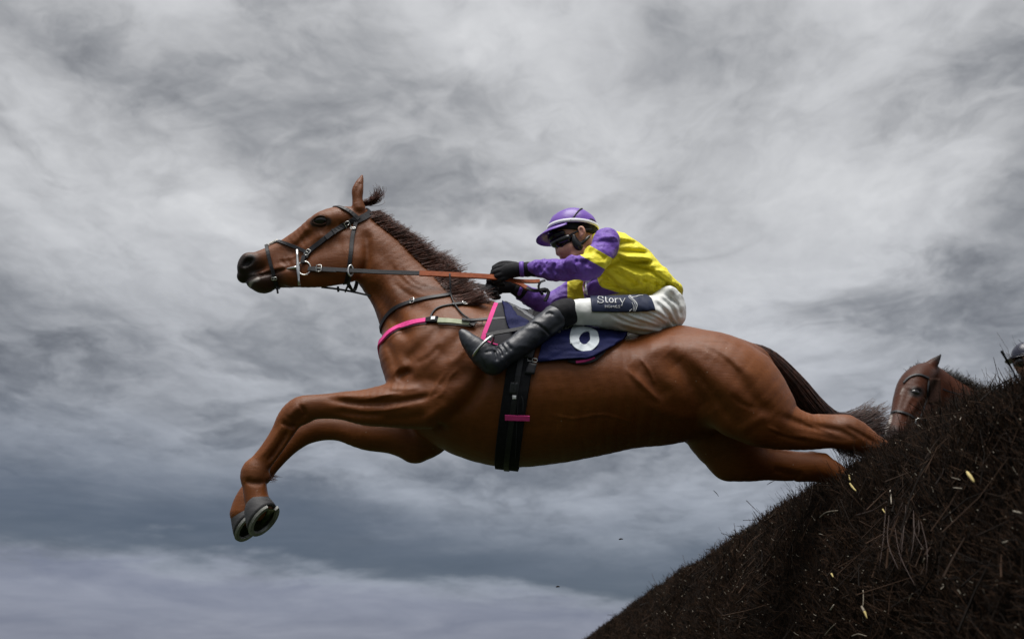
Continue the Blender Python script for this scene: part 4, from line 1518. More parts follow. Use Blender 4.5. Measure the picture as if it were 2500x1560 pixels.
def saddlery():
    r = empty('saddle', tuple(W(1250, 760)))
    tag(r, 'small grey racing saddle with black girth and stirrup under the jockey', 'saddle')
    flap = patch('pad', [(1208, 752), (1240, 750), (1275, 775), (1320, 800)], [(1176, 845), (1205, 852), (1250, 868), (1300, 880)], 22, 18, M['grey_pad'], r, .010, .010)
    strap('pad_binding', [(1209, 752), (1200, 775), (1190, 802), (1182, 824), (1177, 844)], 13, M['pink'], r, off=.014, thick=.008)
    strap('pad_binding', [(1178, 832), (1190, 840), (1205, 846), (1216, 848)], 6, M['pink'], r, off=.014, thick=.008)
    patch('under_flap', [(1222, 750), (1238, 760), (1262, 786), (1290, 800)], [(1236, 800), (1246, 818), (1262, 824), (1297, 812)], 16, 12, M['navy'], r, .022, .006, flutter=.010)
    # pommel and seat
    s = Solid()
    for sg in (-1, 1):
        s.px([(1235, 746, 8.5, .06 * sg, 1.0), (1252, 758, 15, .10 * sg, 1.0), (1278, 776, 18, .15 * sg, 1.0), (1306, 796, 18, .21 * sg, 1.0), (1350, 822, 16, .25 * sg, 1.2)], k=.02)
    s.px([(1234, 744, 9, 0, .8), (1262, 764, 12, 0, .5), (1320, 806, 14, 0, .25), (1420, 812, 14, 0, .22), (1500, 808, 12, 0, .22)], k=.03)
    solid_mesh('pommel_and_seat', s, .006, M['saddle'], r)
    # girth round the barrel, surcingle on top of it
    ring_strap('girth', (1262, 985, 0), 58, M['webbing'], r, tilt=.16, off=.004, thick=.008)
    ring_strap('girth_band', (1262, 985, 0), 14, M['strap'], r, tilt=.16, off=.011, thick=.005)
    strap('girth_loop', [(1234, 1016), (1262, 1017), (1293, 1018)], 14, M['pink'], r, off=.016, thick=.003)
    patch('girth_guard', [(1291, 888), (1311, 892)], [(1281, 914), (1304, 916)], 6, 6, M['strap'], r, .014, .004)
    buckle_on(1300, 881, 1298, 890, 22, r, hpx=9)
    patch('girth_buckle_guard', [(1246, 933), (1266, 934)], [(1244, 962), (1262, 962)], 6, 6, M['leather'], r, .013, .003)
    patch('girth_tag', [(1252, 965), (1261, 965)], [(1252, 974), (1261, 974)], 4, 4, M['white_cloth'], r, .016, .001)
    strap('girth_stitching', [(1274, 966), (1278, 975), (1277, 1000)], 2.0, M['grey_pad'], r, off=.018, thick=.002)
    strap('girth_stitching', [(1266, 975), (1262, 1040), (1258, 1110)], 1.6, M['grey_pad'], r, off=.017, thick=.002)
    # stirrup iron round the boot and its leather
    c = W(1168, 848, -.335)
    ax = W(1122, 808, -.335) - W(1205, 882, -.335); ax /= np.linalg.norm(ax)
    upv = np.cross(ax, np.array([0, 1.0, 0])); upv *= np.sign(upv[2]); sdv = np.cross(ax, upv)
    k = mpp(c)
    c = c + upv * 4 * k - ax * 10 * k
    P = []
    for t in np.linspace(0, 2 * math.pi, 30, endpoint=False):
        P.append(c + upv * (math.sin(t) * 40 * k if math.sin(t) > 0 else math.sin(t) * 33 * k) + sdv * math.copysign(abs(math.cos(t)) ** .7, math.cos(t)) * .052)
    tube('stirrup', P, .0052, M['steel'], r, 8, True)
    free_strap('stirrup_leather', [(1188, 818, -.335), (1215, 812, -.325), (1250, 806, -.318), (1290, 798, -.30)], 11, M['strap'], r, thick=.004, nrm=(0, -1, .3))


saddlery()


def number_cloth():
    r = empty('saddle_cloth', tuple(W(1420, 840)))
    tag(r, 'navy number cloth with white figure 6 behind the saddle', 'saddle cloth')
    cloth = patch('cloth', [(1330, 812), (1370, 806), (1410, 798), (1460, 800), (1534, 806)], [(1312, 888), (1360, 883), (1410, 882), (1445, 878), (1505, 846), (1530, 828)], 60, 26, M['navy'], r, .012, .004, flutter=.012, fscale=16)
    patch('under_pad', [(1400, 872), (1450, 866), (1475, 852)], [(1385, 885), (1420, 891), (1452, 884), (1478, 862)], 16, 6, M['grey_pad'], r, .005, .005)
    strap('pad_binding', [(1405, 887), (1430, 884), (1450, 876)], 7, M['pink'], r, off=.011, thick=.003)
    # the figure 6: closed bowl plus the stroke rising out of it
    def fig(name, line, wpx, n=None):
        Q = smooth_line(line, 2.2)
        P, N = HS.hits(Q)
        ex = np.abs(fbm(P * np.array([.45, 1, 1.6]), 16, 3)) * .012
        P = P + N * (.017 + ex)[:, None]
        N = smoothN(N, 6)
        V, F = ribbon(smoothP(P, 2), N, wpx * mpp(P[0]), .0025)
        mesh(name, V, F, M['silver_print'], cloth, smooth=False)
    bowl = [(1425 + 24.5 * math.cos(t), 837 + 20.5 * math.sin(t) + .0) for t in np.linspace(-2.2, -2.2 + 2 * math.pi + .12, 30)]
    fig('printed_figure', bowl, 23)
    fig('printed_figure', [(1401, 849), (1400, 831), (1404, 815), (1414, 804)], 22)
    # white fleece edge showing under the thigh
    q = smooth_line([(1352, 820), (1365, 810), (1385, 803), (1410, 799)], 1.2)
    P0, N0 = HS.hits(q)
    n = 900
    kq = rng.integers(0, len(P0), n)
    p0 = P0[kq] + N0[kq] * .012 + rng.normal(0, .006, (n, 3))
    dv = N0[kq] * .7 + rng.normal(0, .5, (n, 3)); ln = .006 + .010 * rng.random(n)
    paths = p0[:, None] + dv[:, None] * ln[:, None, None] * np.linspace(0, 1, 4)[None, :, None]
    V, F = strands(paths, np.full(n, .0016), np.full(n, .0008))
    tag(mesh('fleece_edge', V, F, M['fleece'], r), kind='stuff')


number_cloth()

# ================================================================== jockey
TORSO = [(1622, 724, 30, 0, .35), (1588, 692, 41, 0, .45), (1550, 663, 50, 0, .52), (1512, 637, 54, 0, .56), (1484, 612, 43, 0, .57)]
CHEST = [(1600, 706, 22, 0, .32), (1540, 692, 32, 0, .40), (1485, 682, 38, 0, .46), (1455, 670, 32, 0, .5)]
N_ARM = [(1482, 590, 33, -.165, 1.0), (1466, 616, 33, -.20, 1.0), (1441, 650, 31, -.225, 1.0), (1405, 654, 29, -.205, 1.0), (1360, 658, 26.5, -.165, 1.0), (1322, 657, 22, -.13, 1.0), (1300, 657, 18, -.115, 1.0)]
F_ARM = [(1480, 606, 34, .165, 1.0), (1440, 670, 34, .20, 1.0), (1390, 722, 31, .215, 1.0), (1335, 745, 28, .20, 1.0), (1300, 730, 24, .15, 1.0), (1268, 708, 19, .10, 1.0)]
THIGH = [(1628, 764, 40, -.085, 1.0), (1575, 770, 48, -.14, 1.0), (1510, 766, 42, -.19, 1.0), (1445, 761, 35, -.235, 1.0), (1392, 762, 31.5, -.265, 1.0)]
SHIN = [(1384, 762, 32, -.272, 1.0), (1352, 777, 32, -.285, 1.0), (1308, 813, 30.5, -.30, 1.0), (1262, 846, 28.5, -.315, 1.0), (1222, 872, 27.5, -.325, 1.0), (1200, 883, 28, -.33, 1.0)]
FOOT = [(1204, 884, 29, -.33, 1.0), (1182, 868, 31, -.335, 1.05), (1158, 846, 25, -.338, 1.1), (1140, 826, 17, -.34, 1.1), (1128, 812, 9, -.34, 1.1)]


def shrink(nodes, f):
    return [(a[0], a[1], a[2] * f, a[3], a[4]) for a in nodes]


def face(s):
    s.px([(1412, 556, 40, 0, 1.05), (1396, 562, 43, 0, 1.1), (1386, 585, 36, 0, 1.05), (1394, 612, 30, 0, 1.0), (1396, 632, 21, 0, 1.0), (1390, 645, 13, 0, .9)], k=.015)
    s.px([(1436, 600, 30, 0, 1.0), (1470, 612, 34, 0, 1.0)], k=.03)
    for sg in (-1, 1):
        s.px([(1376, 612, 14, .032 * sg, 1), (1392, 606, 18, .040 * sg, 1)], k=.02)
        s.px([(1404, 628, 12, .045 * sg, 1), (1420, 612, 12, .055 * sg, 1)], k=.02)
        s.px([(1419, 560, 8.5, .090 * sg, 1.3), (1422, 568, 8, .090 * sg, 1.3), (1420, 578, 5.5, .084 * sg, 1.3)], k=.006)
        s.px([(1418, 559, 4.2, .101 * sg, .8), (1420, 566, 4.2, .101 * sg, .8), (1418, 572, 3, .099 * sg, .8)], k=.003, mode='sub')
    s.px([(1365, 594, 5.5, 0, .9), (1362, 606, 6.0, 0, .9), (1364, 618, 7.2, 0, .8)], k=.008)
    s.px([(1370, 621, 4.5, .014, .9), (1370, 621, 4.5, -.014, .9)], k=.006)
    s.px([(1374, 628, 5.5, -.014, .9), (1372, 628, 6, 0, .9), (1374, 628, 5.5, .014, .9)], k=.006)
    s.px([(1379, 636, 5.5, -.013, .9), (1377, 636, 6, 0, .9), (1379, 636, 5.5, .013, .9)], k=.006)
    s.px([(1377, 632, 1.8, -.022, 1), (1373, 632, 1.8, 0, 1), (1377, 632, 1.8, .022, 1)], k=.003, mode='sub')


HEADS = Solid(); face(HEADS)


def cloth_noise(amp, sc, stretch, amp2=0.0, sc2=40):
    st = np.array(stretch)
    def post(P, d):
        nb = np.abs(d) < .022
        if nb.any():
            q = P[nb] * st
            r_ = 1 - np.abs(fbm(q, sc, 2))
            d[nb] += (.55 - r_) * amp + (fbm(P[nb], sc2, 2) * amp2 if amp2 else 0)
        return d
    return post


def in_poly(X, Y, poly):
    ins = np.zeros(len(X), bool); n = len(poly)
    dmin = np.full(len(X), 1e9)
    for i in range(n):
        x1, y1 = poly[i]; x2, y2 = poly[(i + 1) % n]
        c = ((y1 > Y) != (y2 > Y)) & (X < (x2 - x1) * (Y - y1) / (y2 - y1 + 1e-9) + x1)
        ins ^= c
        dx_, dy_ = x2 - x1, y2 - y1
        t = np.clip(((X - x1) * dx_ + (Y - y1) * dy_) / (dx_ * dx_ + dy_ * dy_ + 1e-9), 0, 1)
        dmin = np.minimum(dmin, np.hypot(X - x1 - t * dx_, Y - y1 - t * dy_))
    return np.where(ins, dmin, -dmin)


PURPLE, YELLOW = (0.165, 0.075, 0.42), (0.86, 0.76, 0.035)


def silk_mat(name, a, b_, attrname):
    def f(nb, bs):
        t = nb.m('GREATER_THAN', at_attr(nb, attrname), 0.0)
        c = nb.mixc(t, a, b_)
        n = nb.noise(pos(nb), 14, 4, .6)
        c = nb.mixc(nb.m('MULTIPLY', n, .25), c, nb.mixc(1.0, c, (.72, .72, .72), 'MULTIPLY'))
        L(nb, c, bs.inputs['Base Color'])
        p = pos(nb)
        wr = nb.noise(scaled(nb, p, (1, 1, 1)), 34, 4, .55, 1.2)
        bump(nb, bs, nb.m('ADD', wr, nb.m('MULTIPLY', nb.noise(p, 400, 2, .5), .06)), .5, .012)
    return material(name, a, .55, .3, build=f, sheen=.1)


def make_hand(near):
    s = Solid()
    if near:
        s.px([(1302, 657, 16.5, -.112, 1), (1284, 658, 16, -.108, 1), (1262, 659, 18.5, -.105, 1.15), (1242, 662, 19, -.102, 1.3), (1230, 665, 17, -.10, 1.5)], k=.01)
        fing = [[(1232, 650, 8.2, -.100), (1214, 655, 8.0, -.098), (1205, 664, 7.6, -.080), (1210, 672, 7.0, -.058), (1224, 674, 6.5, -.052)],
                [(1230, 659, 8.4, -.104), (1211, 665, 8.2, -.102), (1202, 673, 7.6, -.082), (1208, 681, 7.0, -.060), (1222, 682, 6.5, -.054)],
                [(1231, 669, 8.0, -.104), (1213, 675, 7.8, -.102), (1205, 682, 7.2, -.083), (1211, 689, 6.8, -.062), (1224, 690, 6.2, -.056)],
                [(1235, 678, 7.2, -.100), (1219, 684, 6.8, -.098), (1211, 690, 6.4, -.082), (1217, 696, 6.0, -.064), (1228, 696, 5.6, -.060)]]
        th = [(1258, 650, 11, -.092), (1238, 646, 9.5, -.078), (1222, 647, 8.6, -.070), (1208, 654, 7.6, -.068)]
    else:
        s.px([(1268, 708, 16.5, .098, 1), (1254, 700, 16.5, .090, 1), (1238, 698, 18, .078, 1.15), (1224, 698, 18.5, .066, 1.3), (1214, 699, 16, .060, 1.5)], k=.01)
        fing = [[(1216, 684, 8, .064), (1200, 688, 7.8, .058), (1192, 697, 7.2, .040), (1199, 704, 6.8, .022), (1212, 705, 6.2, .018)],
                [(1214, 693, 8, .066), (1197, 699, 7.8, .062), (1190, 707, 7.2, .044), (1197, 714, 6.8, .026), (1210, 714, 6.2, .020)],
                [(1216, 703, 7.8, .066), (1200, 709, 7.4, .062), (1194, 716, 7.0, .046), (1201, 722, 6.4, .030), (1213, 721, 6.0, .024)],
                [(1221, 712, 7.0, .064), (1207, 718, 6.6, .060), (1202, 723, 6.2, .046), (1208, 727, 5.8, .032), (1218, 726, 5.4, .028)]]
        th = [(1240, 690, 10, .066), (1222, 682, 9, .044), (1206, 681, 8.2, .030), (1194, 686, 7.2, .024)]
    for f in fing:
        s.px([(*q, 1.0) for q in f], k=.0018, n=3)
    s.px([(*q, 1.0) for q in th], k=.008, n=3)
    return s


def jockey():
    base = W(1500, 720)
    r = empty('person', tuple(base))
    tag(r, 'jockey in yellow and purple silks crouched on the chestnut horse', 'person')
    # ---------------- body under the clothes, one surface
    s = Solid()
    s.px(shrink(TORSO, .74), k=.02); s.px(shrink(CHEST, .66), k=.02)
    face(s)
    s.px(shrink(N_ARM, .55), k=.02); s.px(shrink(F_ARM, .55), k=.02)
    s.px([(1302, 657, 12, -.112, 1), (1262, 659, 13, -.105, 1.2), (1232, 664, 12, -.10, 1.4)], k=.01)
    s.px([(1268, 708, 12, .098, 1), (1238, 698, 13, .078, 1.2), (1216, 699, 11, .062, 1.4)], k=.01)
    for m_ in (False, True):
        s.px(shrink(THIGH, .72), k=.02, mir=m_); s.px(shrink(SHIN, .72), k=.02, mir=m_); s.px(shrink(FOOT, .75), k=.02, mir=m_)
    body, P = solid_mesh('body', s, .0048, M['skin'], r)

    # ---------------- jacket
    s = Solid()
    s.px(TORSO, k=.03); s.px(CHEST, k=.04)
    for sg in (-1, 1):
        s.px([(1486, 602, 32, .11 * sg, 1), (1502, 630, 36, .10 * sg, 1)], k=.03)
    s.px([(1472, 596, 28, 0, .8), (1456, 592, 22, 0, .8)], k=.02)
    s.px([(1440, 712, 14, 0, .25), (1500, 712, 14, -.0, .22), (1560, 712, 15, 0, .2), (1620, 712, 17, 0, .22), (1650, 716, 15, 0, .28)], k=.02)
    jfeats = [([(1500, 622), (1540, 640), (1590, 640)], 5, 7), ([(1496, 640), (1545, 652), (1598, 662)], 5, 6), ([(1505, 612), (1550, 615), (1585, 618)], 5, 6), ([(1490, 655), (1530, 672), (1570, 700)], 6, 6),
              ([(1470, 668), (1500, 690), (1520, 712)], 5, 5), ([(1470, 690), (1510, 700), (1540, 715)], 4, 5), ([(1560, 680), (1600, 690), (1640, 708)], 5, 6), ([(1585, 660), (1615, 680), (1645, 700)], 5, 5),
              ([(1500, 600), (1530, 592), (1556, 600)], 6, 5), ([(1475, 650), (1500, 645), (1520, 630)], 5, 6), ([(1540, 700), (1552, 690), (1560, 672)], 4, 4), ([(1600, 712), (1606, 696), (1602, 684)], 4, 4), ([(1575, 715), (1580, 700), (1578, 690)], 4, 4),
              ([(1515, 660), (1550, 672), (1572, 690)], 9, -6), ([(1525, 628), (1565, 628), (1596, 634)], 7, -4), ([(1625, 716), (1630, 700), (1625, 688)], 4, 5), ([(1645, 716), (1648, 704), (1640, 694)], 3, 4)]
    for ln, sg, am in jfeats:
        s.feat(ln, sg * .8, am * 1.1)
    s.post = cloth_noise(.0065, 8.5, (.8, .7, 1.6), .0016, 30)
    jk, P = solid_mesh('jacket', s, .0045, silk_mat('silks_body', YELLOW, PURPLE, 'purple'), r)
    X, Y = proj(np.where((P[:, 1] > D)[:, None], P * np.array([1, -1, 1]) + np.array([0, 2 * D, 0]), P).astype(float))
    sd = in_poly(X, Y, [(1459, 660), (1457, 676), (1463, 695), (1470, 702), (1513, 716), (1480, 722), (1455, 735), (1400, 740), (1395, 640), (1440, 640)])
    sh = in_poly(X, Y, [(1445, 610), (1462, 570), (1482, 556), (1500, 562), (1509, 585), (1503, 615), (1480, 625)])
    attr(jk, 'purple', np.where(X < 1520, np.maximum(sd, np.where(np.abs(P[:, 1] - D) > .10, sh, -9)), -9))
    JS = s
    wb = strap('white_chest_band', [(1459, 662), (1449, 672), (1438, 684), (1432, 697), (1432, 716)], 12, M['white_silk'], jk, solid=s, off=.003, thick=.003, step=4)
    strap('pink_trim', [(1436, 676), (1429, 686), (1427, 702), (1430, 716)], 4, material('pale_pink', (.75, .42, .55), .6, .3), jk, solid=s, off=.005, thick=.003, step=4)

    # ---------------- sleeves
    for nodes, near in ((N_ARM, True), (F_ARM, False)):
        s = Solid(); s.px(nodes, k=.02)
        if near:
            for ln, sg, am in [([(1440, 632), (1425, 650), (1432, 672)], 4, 6), ([(1412, 632), (1405, 650), (1412, 668)], 3.5, 5), ([(1385, 636), (1380, 655), (1388, 668)], 3.5, 5), ([(1362, 640), (1352, 655), (1362, 668)], 3.5, 5),
                               ([(1340, 640), (1332, 654), (1342, 666)], 3, 5), ([(1324, 640), (1318, 655), (1325, 668)], 3, 5), ([(1312, 640), (1306, 656), (1312, 670)], 2.5, 5), ([(1455, 615), (1470, 628), (1480, 634)], 4, 5),
                               ([(1450, 596), (1475, 590), (1500, 592)], 4, 5), ([(1455, 604), (1480, 600), (1502, 606)], 4, 4), ([(1400, 640), (1425, 640), (1450, 655)], 4, 5), ([(1370, 670), (1400, 668), (1430, 670)], 5, 4),
                               ([(1395, 626), (1388, 640)], 4, -4), ([(1420, 626), (1414, 642)], 4, -4), ([(1350, 642), (1346, 656)], 4, -4)]:
                s.feat(ln, sg, am)
        s.post = cloth_noise(.011, 15, (.9, .9, 1.1), .0022, 40)
        sl, P = solid_mesh('sleeve', s, .004, silk_mat('silks_sleeve' + ('_near' if near else '_far'), PURPLE, YELLOW, 'band'), r)
        X, Y = proj(P.astype(float))
        if near:
            u_ = ((X - 1480) * -40 + (Y - 585) * 70) / 6500.0
            bd = np.minimum(u_ - .40, .80 - u_)
            bd = np.where((X < 1405), -1, bd)
        else:
            bd = np.minimum(X - 1385, 1452 - X) / 40.0
        attr(sl, 'band', bd)
        tag(sl, 'purple sleeve with yellow band, ' + ('near arm' if near else 'far arm'))

    # ---------------- gloves and knit cuffs
    for near in (True, False):
        s = make_hand(near)
        g, _ = solid_mesh('glove', s, .003, M['black_knit'], r)
        if near:
            tag(tube('cuff', [W(1312, 657, -.12), W(1304, 657, -.115), W(1296, 657.5, -.112), W(1288, 658, -.110), W(1280, 658, -.108)], np.array([19.5, 19, 17.5, 18.5, 17.5]) * mpp(base), M['black_knit'], r, 18), 'black knit wrist cuff')
            tube('cuff_trim', [W(1280, 657, -.108), W(1275, 657.5, -.107), W(1269, 658, -.106)], np.array([18.5, 19.5, 18.5]) * mpp(base), material('purple_trim', PURPLE, .5, .4), r, 18)
        else:
            tube('cuff', [W(1278, 716, .108), W(1270, 710, .10), W(1262, 705, .094), W(1256, 701, .090)], np.array([20, 19.5, 18.5, 18.5]) * mpp(base), M['black_knit'], r, 18)

    # ---------------- breeches
    s = Solid()
    s.px([(1622, 746, 30, 0, .30), (1634, 758, 32, 0, .34), (1634, 774, 28, 0, .34)], k=.03)
    for m_ in (False, True):
        s.px(THIGH, k=.03, mir=m_)
        s.px([(1600, 752, 30, -.08, 1), (1634, 768, 34, -.085, 1)], k=.03, mir=m_)
    for ln, sg, am in [([(1486, 765), (1540, 790), (1630, 806)], 3.5, 5.5), ([(1510, 764), (1560, 785), (1632, 803)], 3.5, 6), ([(1535, 762), (1580, 778), (1636, 801)], 3.5, 6), ([(1560, 761), (1600, 776), (1638, 799)], 3.5, 6),
                       ([(1585, 758), (1615, 772), (1640, 797)], 3, 5), ([(1598, 735), (1625, 762), (1648, 795)], 4, 7), ([(1612, 728), (1640, 752), (1655, 790)], 3.5, 5), ([(1630, 724), (1655, 745), (1662, 775)], 3, 4),
                       ([(1622, 775), (1640, 785), (1650, 797)], 2.5, 4), ([(1500, 790), (1550, 806), (1610, 812)], 4, 4), ([(1395, 770), (1405, 780), (1400, 792)], 4, 5), ([(1412, 775), (1430, 788), (1470, 795)], 6, 3)]:
        s.feat(ln, sg, am)
    s.post = cloth_noise(.006, 9, (.7, .8, 1.4), .0012, 40)
    bc, P = solid_mesh('breeches', s, .0045, M['breech'], r)
    BS = s
    # sponsor patch and lettering
    pz = lambda x, y: (1400 + .1238 * x, 690 + .1238 * y)
    pt = patch('sponsor_patch', [pz(332, 292), pz(700, 282), pz(1100, 268), pz(1290, 262), pz(1440, 262), pz(1530, 330)], [pz(357, 578), pz(700, 584), pz(1000, 582), pz(1300, 572), pz(1500, 556), pz(1610, 545)], 44, 14, M['navy_patch'], r, .003, .003, solid=BS)
    def stroke(pts, wz, nm='letter', mat=None):
        q = smooth_line([pz(*p) for p in pts], 1.2)
        Pq, Nq = BS.hits(q)
        wpx = wz * .1238 * mpp(Pq[0])
        return ribbon(smoothP(Pq + Nq * .0075, 1), smoothN(Nq, 4), wpx, .0012)
    def glyph(strokes, nm='letter'):
        Vs, Fs, o_ = [], [], 0
        for pts, wz in strokes:
            V, F = stroke(pts, wz)
            Vs.append(V); Fs += [tuple(i + o_ for i in f) for f in F]; o_ += len(V)
        mesh(nm, np.vstack(Vs), Fs, M['white_cloth'], pt, smooth=False)
    circ = lambda cx, cy, rx, ry, a0=0, a1=360, n=14: [(cx + rx * math.cos(math.radians(t)), cy + ry * math.sin(math.radians(t))) for t in np.linspace(a0, a1, n)]
    glyph([([(572, 345), (560, 318), (525, 308), (490, 314), (472, 338), (490, 358), (530, 368), (568, 380), (578, 400), (555, 418), (515, 420), (480, 410), (468, 382)], 15), ([(574, 308), (574, 345)], 8), ([(466, 384), (466, 422)], 8)])
    glyph([([(630, 318), (630, 395), (645, 415), (672, 410)], 18), ([(605, 345), (672, 345)], 8)])
    glyph([(circ(735, 378, 38, 36), 18)])
    glyph([([(815, 345), (815, 415)], 18), ([(798, 416), (838, 416)], 8), ([(798, 346), (820, 346)], 8), ([(822, 362), (850, 344), (874, 352)], 15)])
    glyph([([(905, 345), (948, 412)], 18), ([(1000, 345), (952, 420), (940, 458), (925, 468)], 10), ([(885, 345), (928, 345)], 8), ([(980, 345), (1022, 345)], 8), (circ(935, 465, 7, 6), 9)])
    glyph([([(612, 462), (612, 505)], 8), ([(650, 462), (650, 505)], 8), ([(612, 484), (650, 484)], 7)])
    glyph([(circ(692, 485, 24, 20), 8)])
    glyph([([(738, 507), (740, 464), (762, 492), (784, 464), (788, 507)], 8)])
    glyph([([(850, 464), (818, 464), (818, 506), (850, 506)], 8), ([(818, 485), (846, 485)], 7)])
    glyph([([(905, 470), (885, 462), (868, 472), (880, 483), (900, 490), (900, 504), (880, 508), (864, 500)], 8)])
    glyph([([(1075, 305), (1110, 350), (1170, 400), (1200, 460), (1190, 560)], 9), ([(1095, 300), (1140, 345), (1200, 400), (1240, 465), (1215, 555)], 10), ([(1130, 310), (1170, 350), (1225, 410), (1250, 470)], 7)], 'logo_mark')
    glyph([([(1100, 288), (1150, 318), (1220, 312), (1290, 290), (1365, 290)], 16), ([(1140, 340), (1170, 318)], 10)], 'logo_mark')
    glyph([([(1140, 415), (1165, 470), (1170, 560)], 9)], 'logo_mark')
    glyph([([(1090, 565), (1135, 525)], 12)], 'logo_mark')

    # ---------------- boots
    for m_ in (False, True):
        s = Solid(); s.px(SHIN[1:], k=.015, mir=m_); s.px(FOOT, k=.02, mir=m_)
        s.px([(1208, 896, 17, -.33, 1.0), (1198, 893, 19, -.33, 1.0)], k=.012, mir=m_)
        for ln, sg, am in [([(1212, 846), (1222, 858), (1226, 872)], 3, 6), ([(1222, 840), (1232, 852), (1238, 864)], 3, 5), ([(1234, 836), (1242, 846), (1250, 855)], 3, 4), ([(1205, 856), (1212, 870), (1212, 882)], 3, 5),
                           ([(1294, 792), (1308, 790), (1330, 805), (1345, 822)], 1.8, 3.5), ([(1180, 862), (1200, 857), (1214, 860)], 1.6, 3), ([(1174, 872), (1186, 895), (1192, 904)], 1.6, 3), ([(1330, 770), (1342, 765), (1352, 770)], 2.5, 4)]:
            s.feat(ln, sg, am)
        s.post = cloth_noise(.003, 16, (1, 1, 1), .0008, 50)
        solid_mesh('boot', s, .0045, M['boot'], r)
        s = Solid(); s.px([(1386, 762, 33.5, -.268, 1), (1378, 763, 34.0, -.272, 1), (1366, 768, 33, -.278, 1)], k=.01, mir=m_)
        s.post = cloth_noise(.002, 20, (1, 1, 1))
        solid_mesh('knee_cover', s, .006, M['black_knit'], r)

    # ---------------- helmet
    k = mpp(W(1400, 560))
    C = W(1399, 564, 0)
    A_, B_, H_ = 61.5 * k, .088, .094
    def dome(ph, th, grow=1.0):
        ex = .86
        cx, sx = math.cos(ph), math.sin(ph)
        rad = cx ** ex if cx > 0 else 0
        return C + np.array([A_ * grow * rad * math.cos(th), B_ * grow * rad * math.sin(th), H_ * grow * sx ** .95 if sx > 0 else H_ * grow * sx])
    nu, nv = 56, 16
    V = [dome(math.radians(90) * j / nv * 1.0, 2 * math.pi * i / nu) for j in range(nv) for i in range(nu)] + [dome(math.pi / 2, 0)]
    V = [v_ + np.array([0, 0, .0025 * float(fbm(np.array([v_]), 25, 2)[0])]) for v_ in V]
    Fh = [(j * nu + i, j * nu + (i + 1) % nu, (j + 1) * nu + (i + 1) % nu, (j + 1) * nu + i) for j in range(nv - 1) for i in range(nu)] + [((nv - 1) * nu + i, (nv - 1) * nu + (i + 1) % nu, nv * nu) for i in range(nu)]
    def capmat(nb, bs):
        n = nb.noise(pos(nb), 10, 4, .6)
        L(nb, nb.ramp(n, [(.3, (.145, .065, .37)), (.7, (.19, .085, .46))]), bs.inputs['Base Color'])
        bump(nb, bs, nb.noise(pos(nb), 22, 3, .5, .8), .25, .008)
    M['cap'] = material('purple_cap', PURPLE, .38, .45, build=capmat)
    hm = mesh('helmet', V, Fh, M['cap'], r)
    # band round the rim
    th = np.linspace(0, 2 * math.pi, 60, endpoint=False)
    Pb = np.array([dome(math.radians(4.5), t, 1.012) for t in th]); Nb = np.stack([np.cos(th) / A_, np.sin(th) / B_, 0 * th], 1); Nb /= np.linalg.norm(Nb, axis=1)[:, None]
    Vb, Fb = ribbon(Pb, Nb, 9 * k, .0025, True)
    mesh('helmet_band', Vb, Fb, M['white_silk'], hm)
    # peak
    m_ = 30
    ths = np.linspace(math.radians(180 - 74), math.radians(180 + 74), m_)
    inn = [dome(0, t, 1.0) - np.array([0, 0, .006]) for t in ths]
    out = []
    for t, p in zip(ths, inn):
        wgt = max(0, math.cos((t - math.pi) * 90 / 74)) ** .6
        out.append(p + np.array([math.cos(t) * .050 * wgt, math.sin(t) * .036 * wgt, -.036 * wgt]))
    mid = [(a * .5 + c * .5) + np.array([0, 0, .005]) for a, c in zip(inn, out)]
    Vp, Fp = [], []
    for lay, dz in ((0, 0), (1, -.004)):
        for row in (inn, mid, out):
            Vp += [p + np.array([0, 0, dz]) for p in row]
    for lay in (0, 1):
        o_ = lay * 3 * m_
        for rw in (0, 1):
            for i in range(m_ - 1):
                f = (o_ + rw * m_ + i, o_ + rw * m_ + i + 1, o_ + (rw + 1) * m_ + i + 1, o_ + (rw + 1) * m_ + i)
                Fp.append(f if lay == 0 else f[::-1])
    for i in range(m_ - 1):
        Fp.append((2 * m_ + i, 2 * m_ + i + 1, 5 * m_ + i + 1, 5 * m_ + i))
    mesh('helmet_peak', Vp, Fp, M['cap'], hm)
    # cord over the cap
    arc = [dome(math.radians(a), math.radians(-90 + b_), 1.02) for a, b_ in ((3, -8), (14, 0), (28, 8), (42, 18), (54, 32))]
    tube('helmet_cord', crom(np.array(arc), 4), np.linspace(.0022, .0042, 17), M['strap'], hm, 8)
    # lining, harness, goggles
    s = Solid()
    s.px([(1412, 562, 42, 0, 1.0), (1392, 565, 44, 0, 1.02), (1378, 572, 36, 0, .95)], k=.01)
    s.px([(1436, 560, 22, 0, .55), (1440, 572, 16, 0, .6)], k=.02)
    def cut(P, d):
        # open on the face side below the brow
        z = P[:, 2] - (C[2] - .012 - .10 * np.clip(P[:, 0] - C[0], -.08, .08))
        return np.maximum(d, -z - .012)
    s.post = cut
    solid_mesh('helmet_lining', s, .004, M['black_knit'], r)
    def onhead(nodes, kk=.008, mirror=True, mat=M['black_plastic'], nm='chin_strap', h=.003):
        for m_ in ((False, True) if mirror else (False,)):
            s = Solid(); s.px(nodes, k=kk, mir=m_)
            solid_mesh(nm, s, h, mat, r)
    onhead([(1401, 577, 5, -.080, 1.2), (1404, 588, 8, -.079, 1.3), (1411, 600, 10.5, -.073, 1.3), (1417, 608, 8, -.066, 1.2)], nm='chin_strap')
    onhead([(1438, 578, 3.5, -.072, 1.3), (1430, 586, 4, -.077, 1.3), (1420, 594, 5, -.076, 1.3)], nm='harness_strap')
    onhead([(1418, 609, 6, -.06, 1), (1408, 630, 6, -.05, 1), (1398, 648, 6, -.02, 1), (1396, 652, 6, 0, 1)], nm='chin_strap_end')
    # goggles: wrap-round lens and strap
    s = Solid()
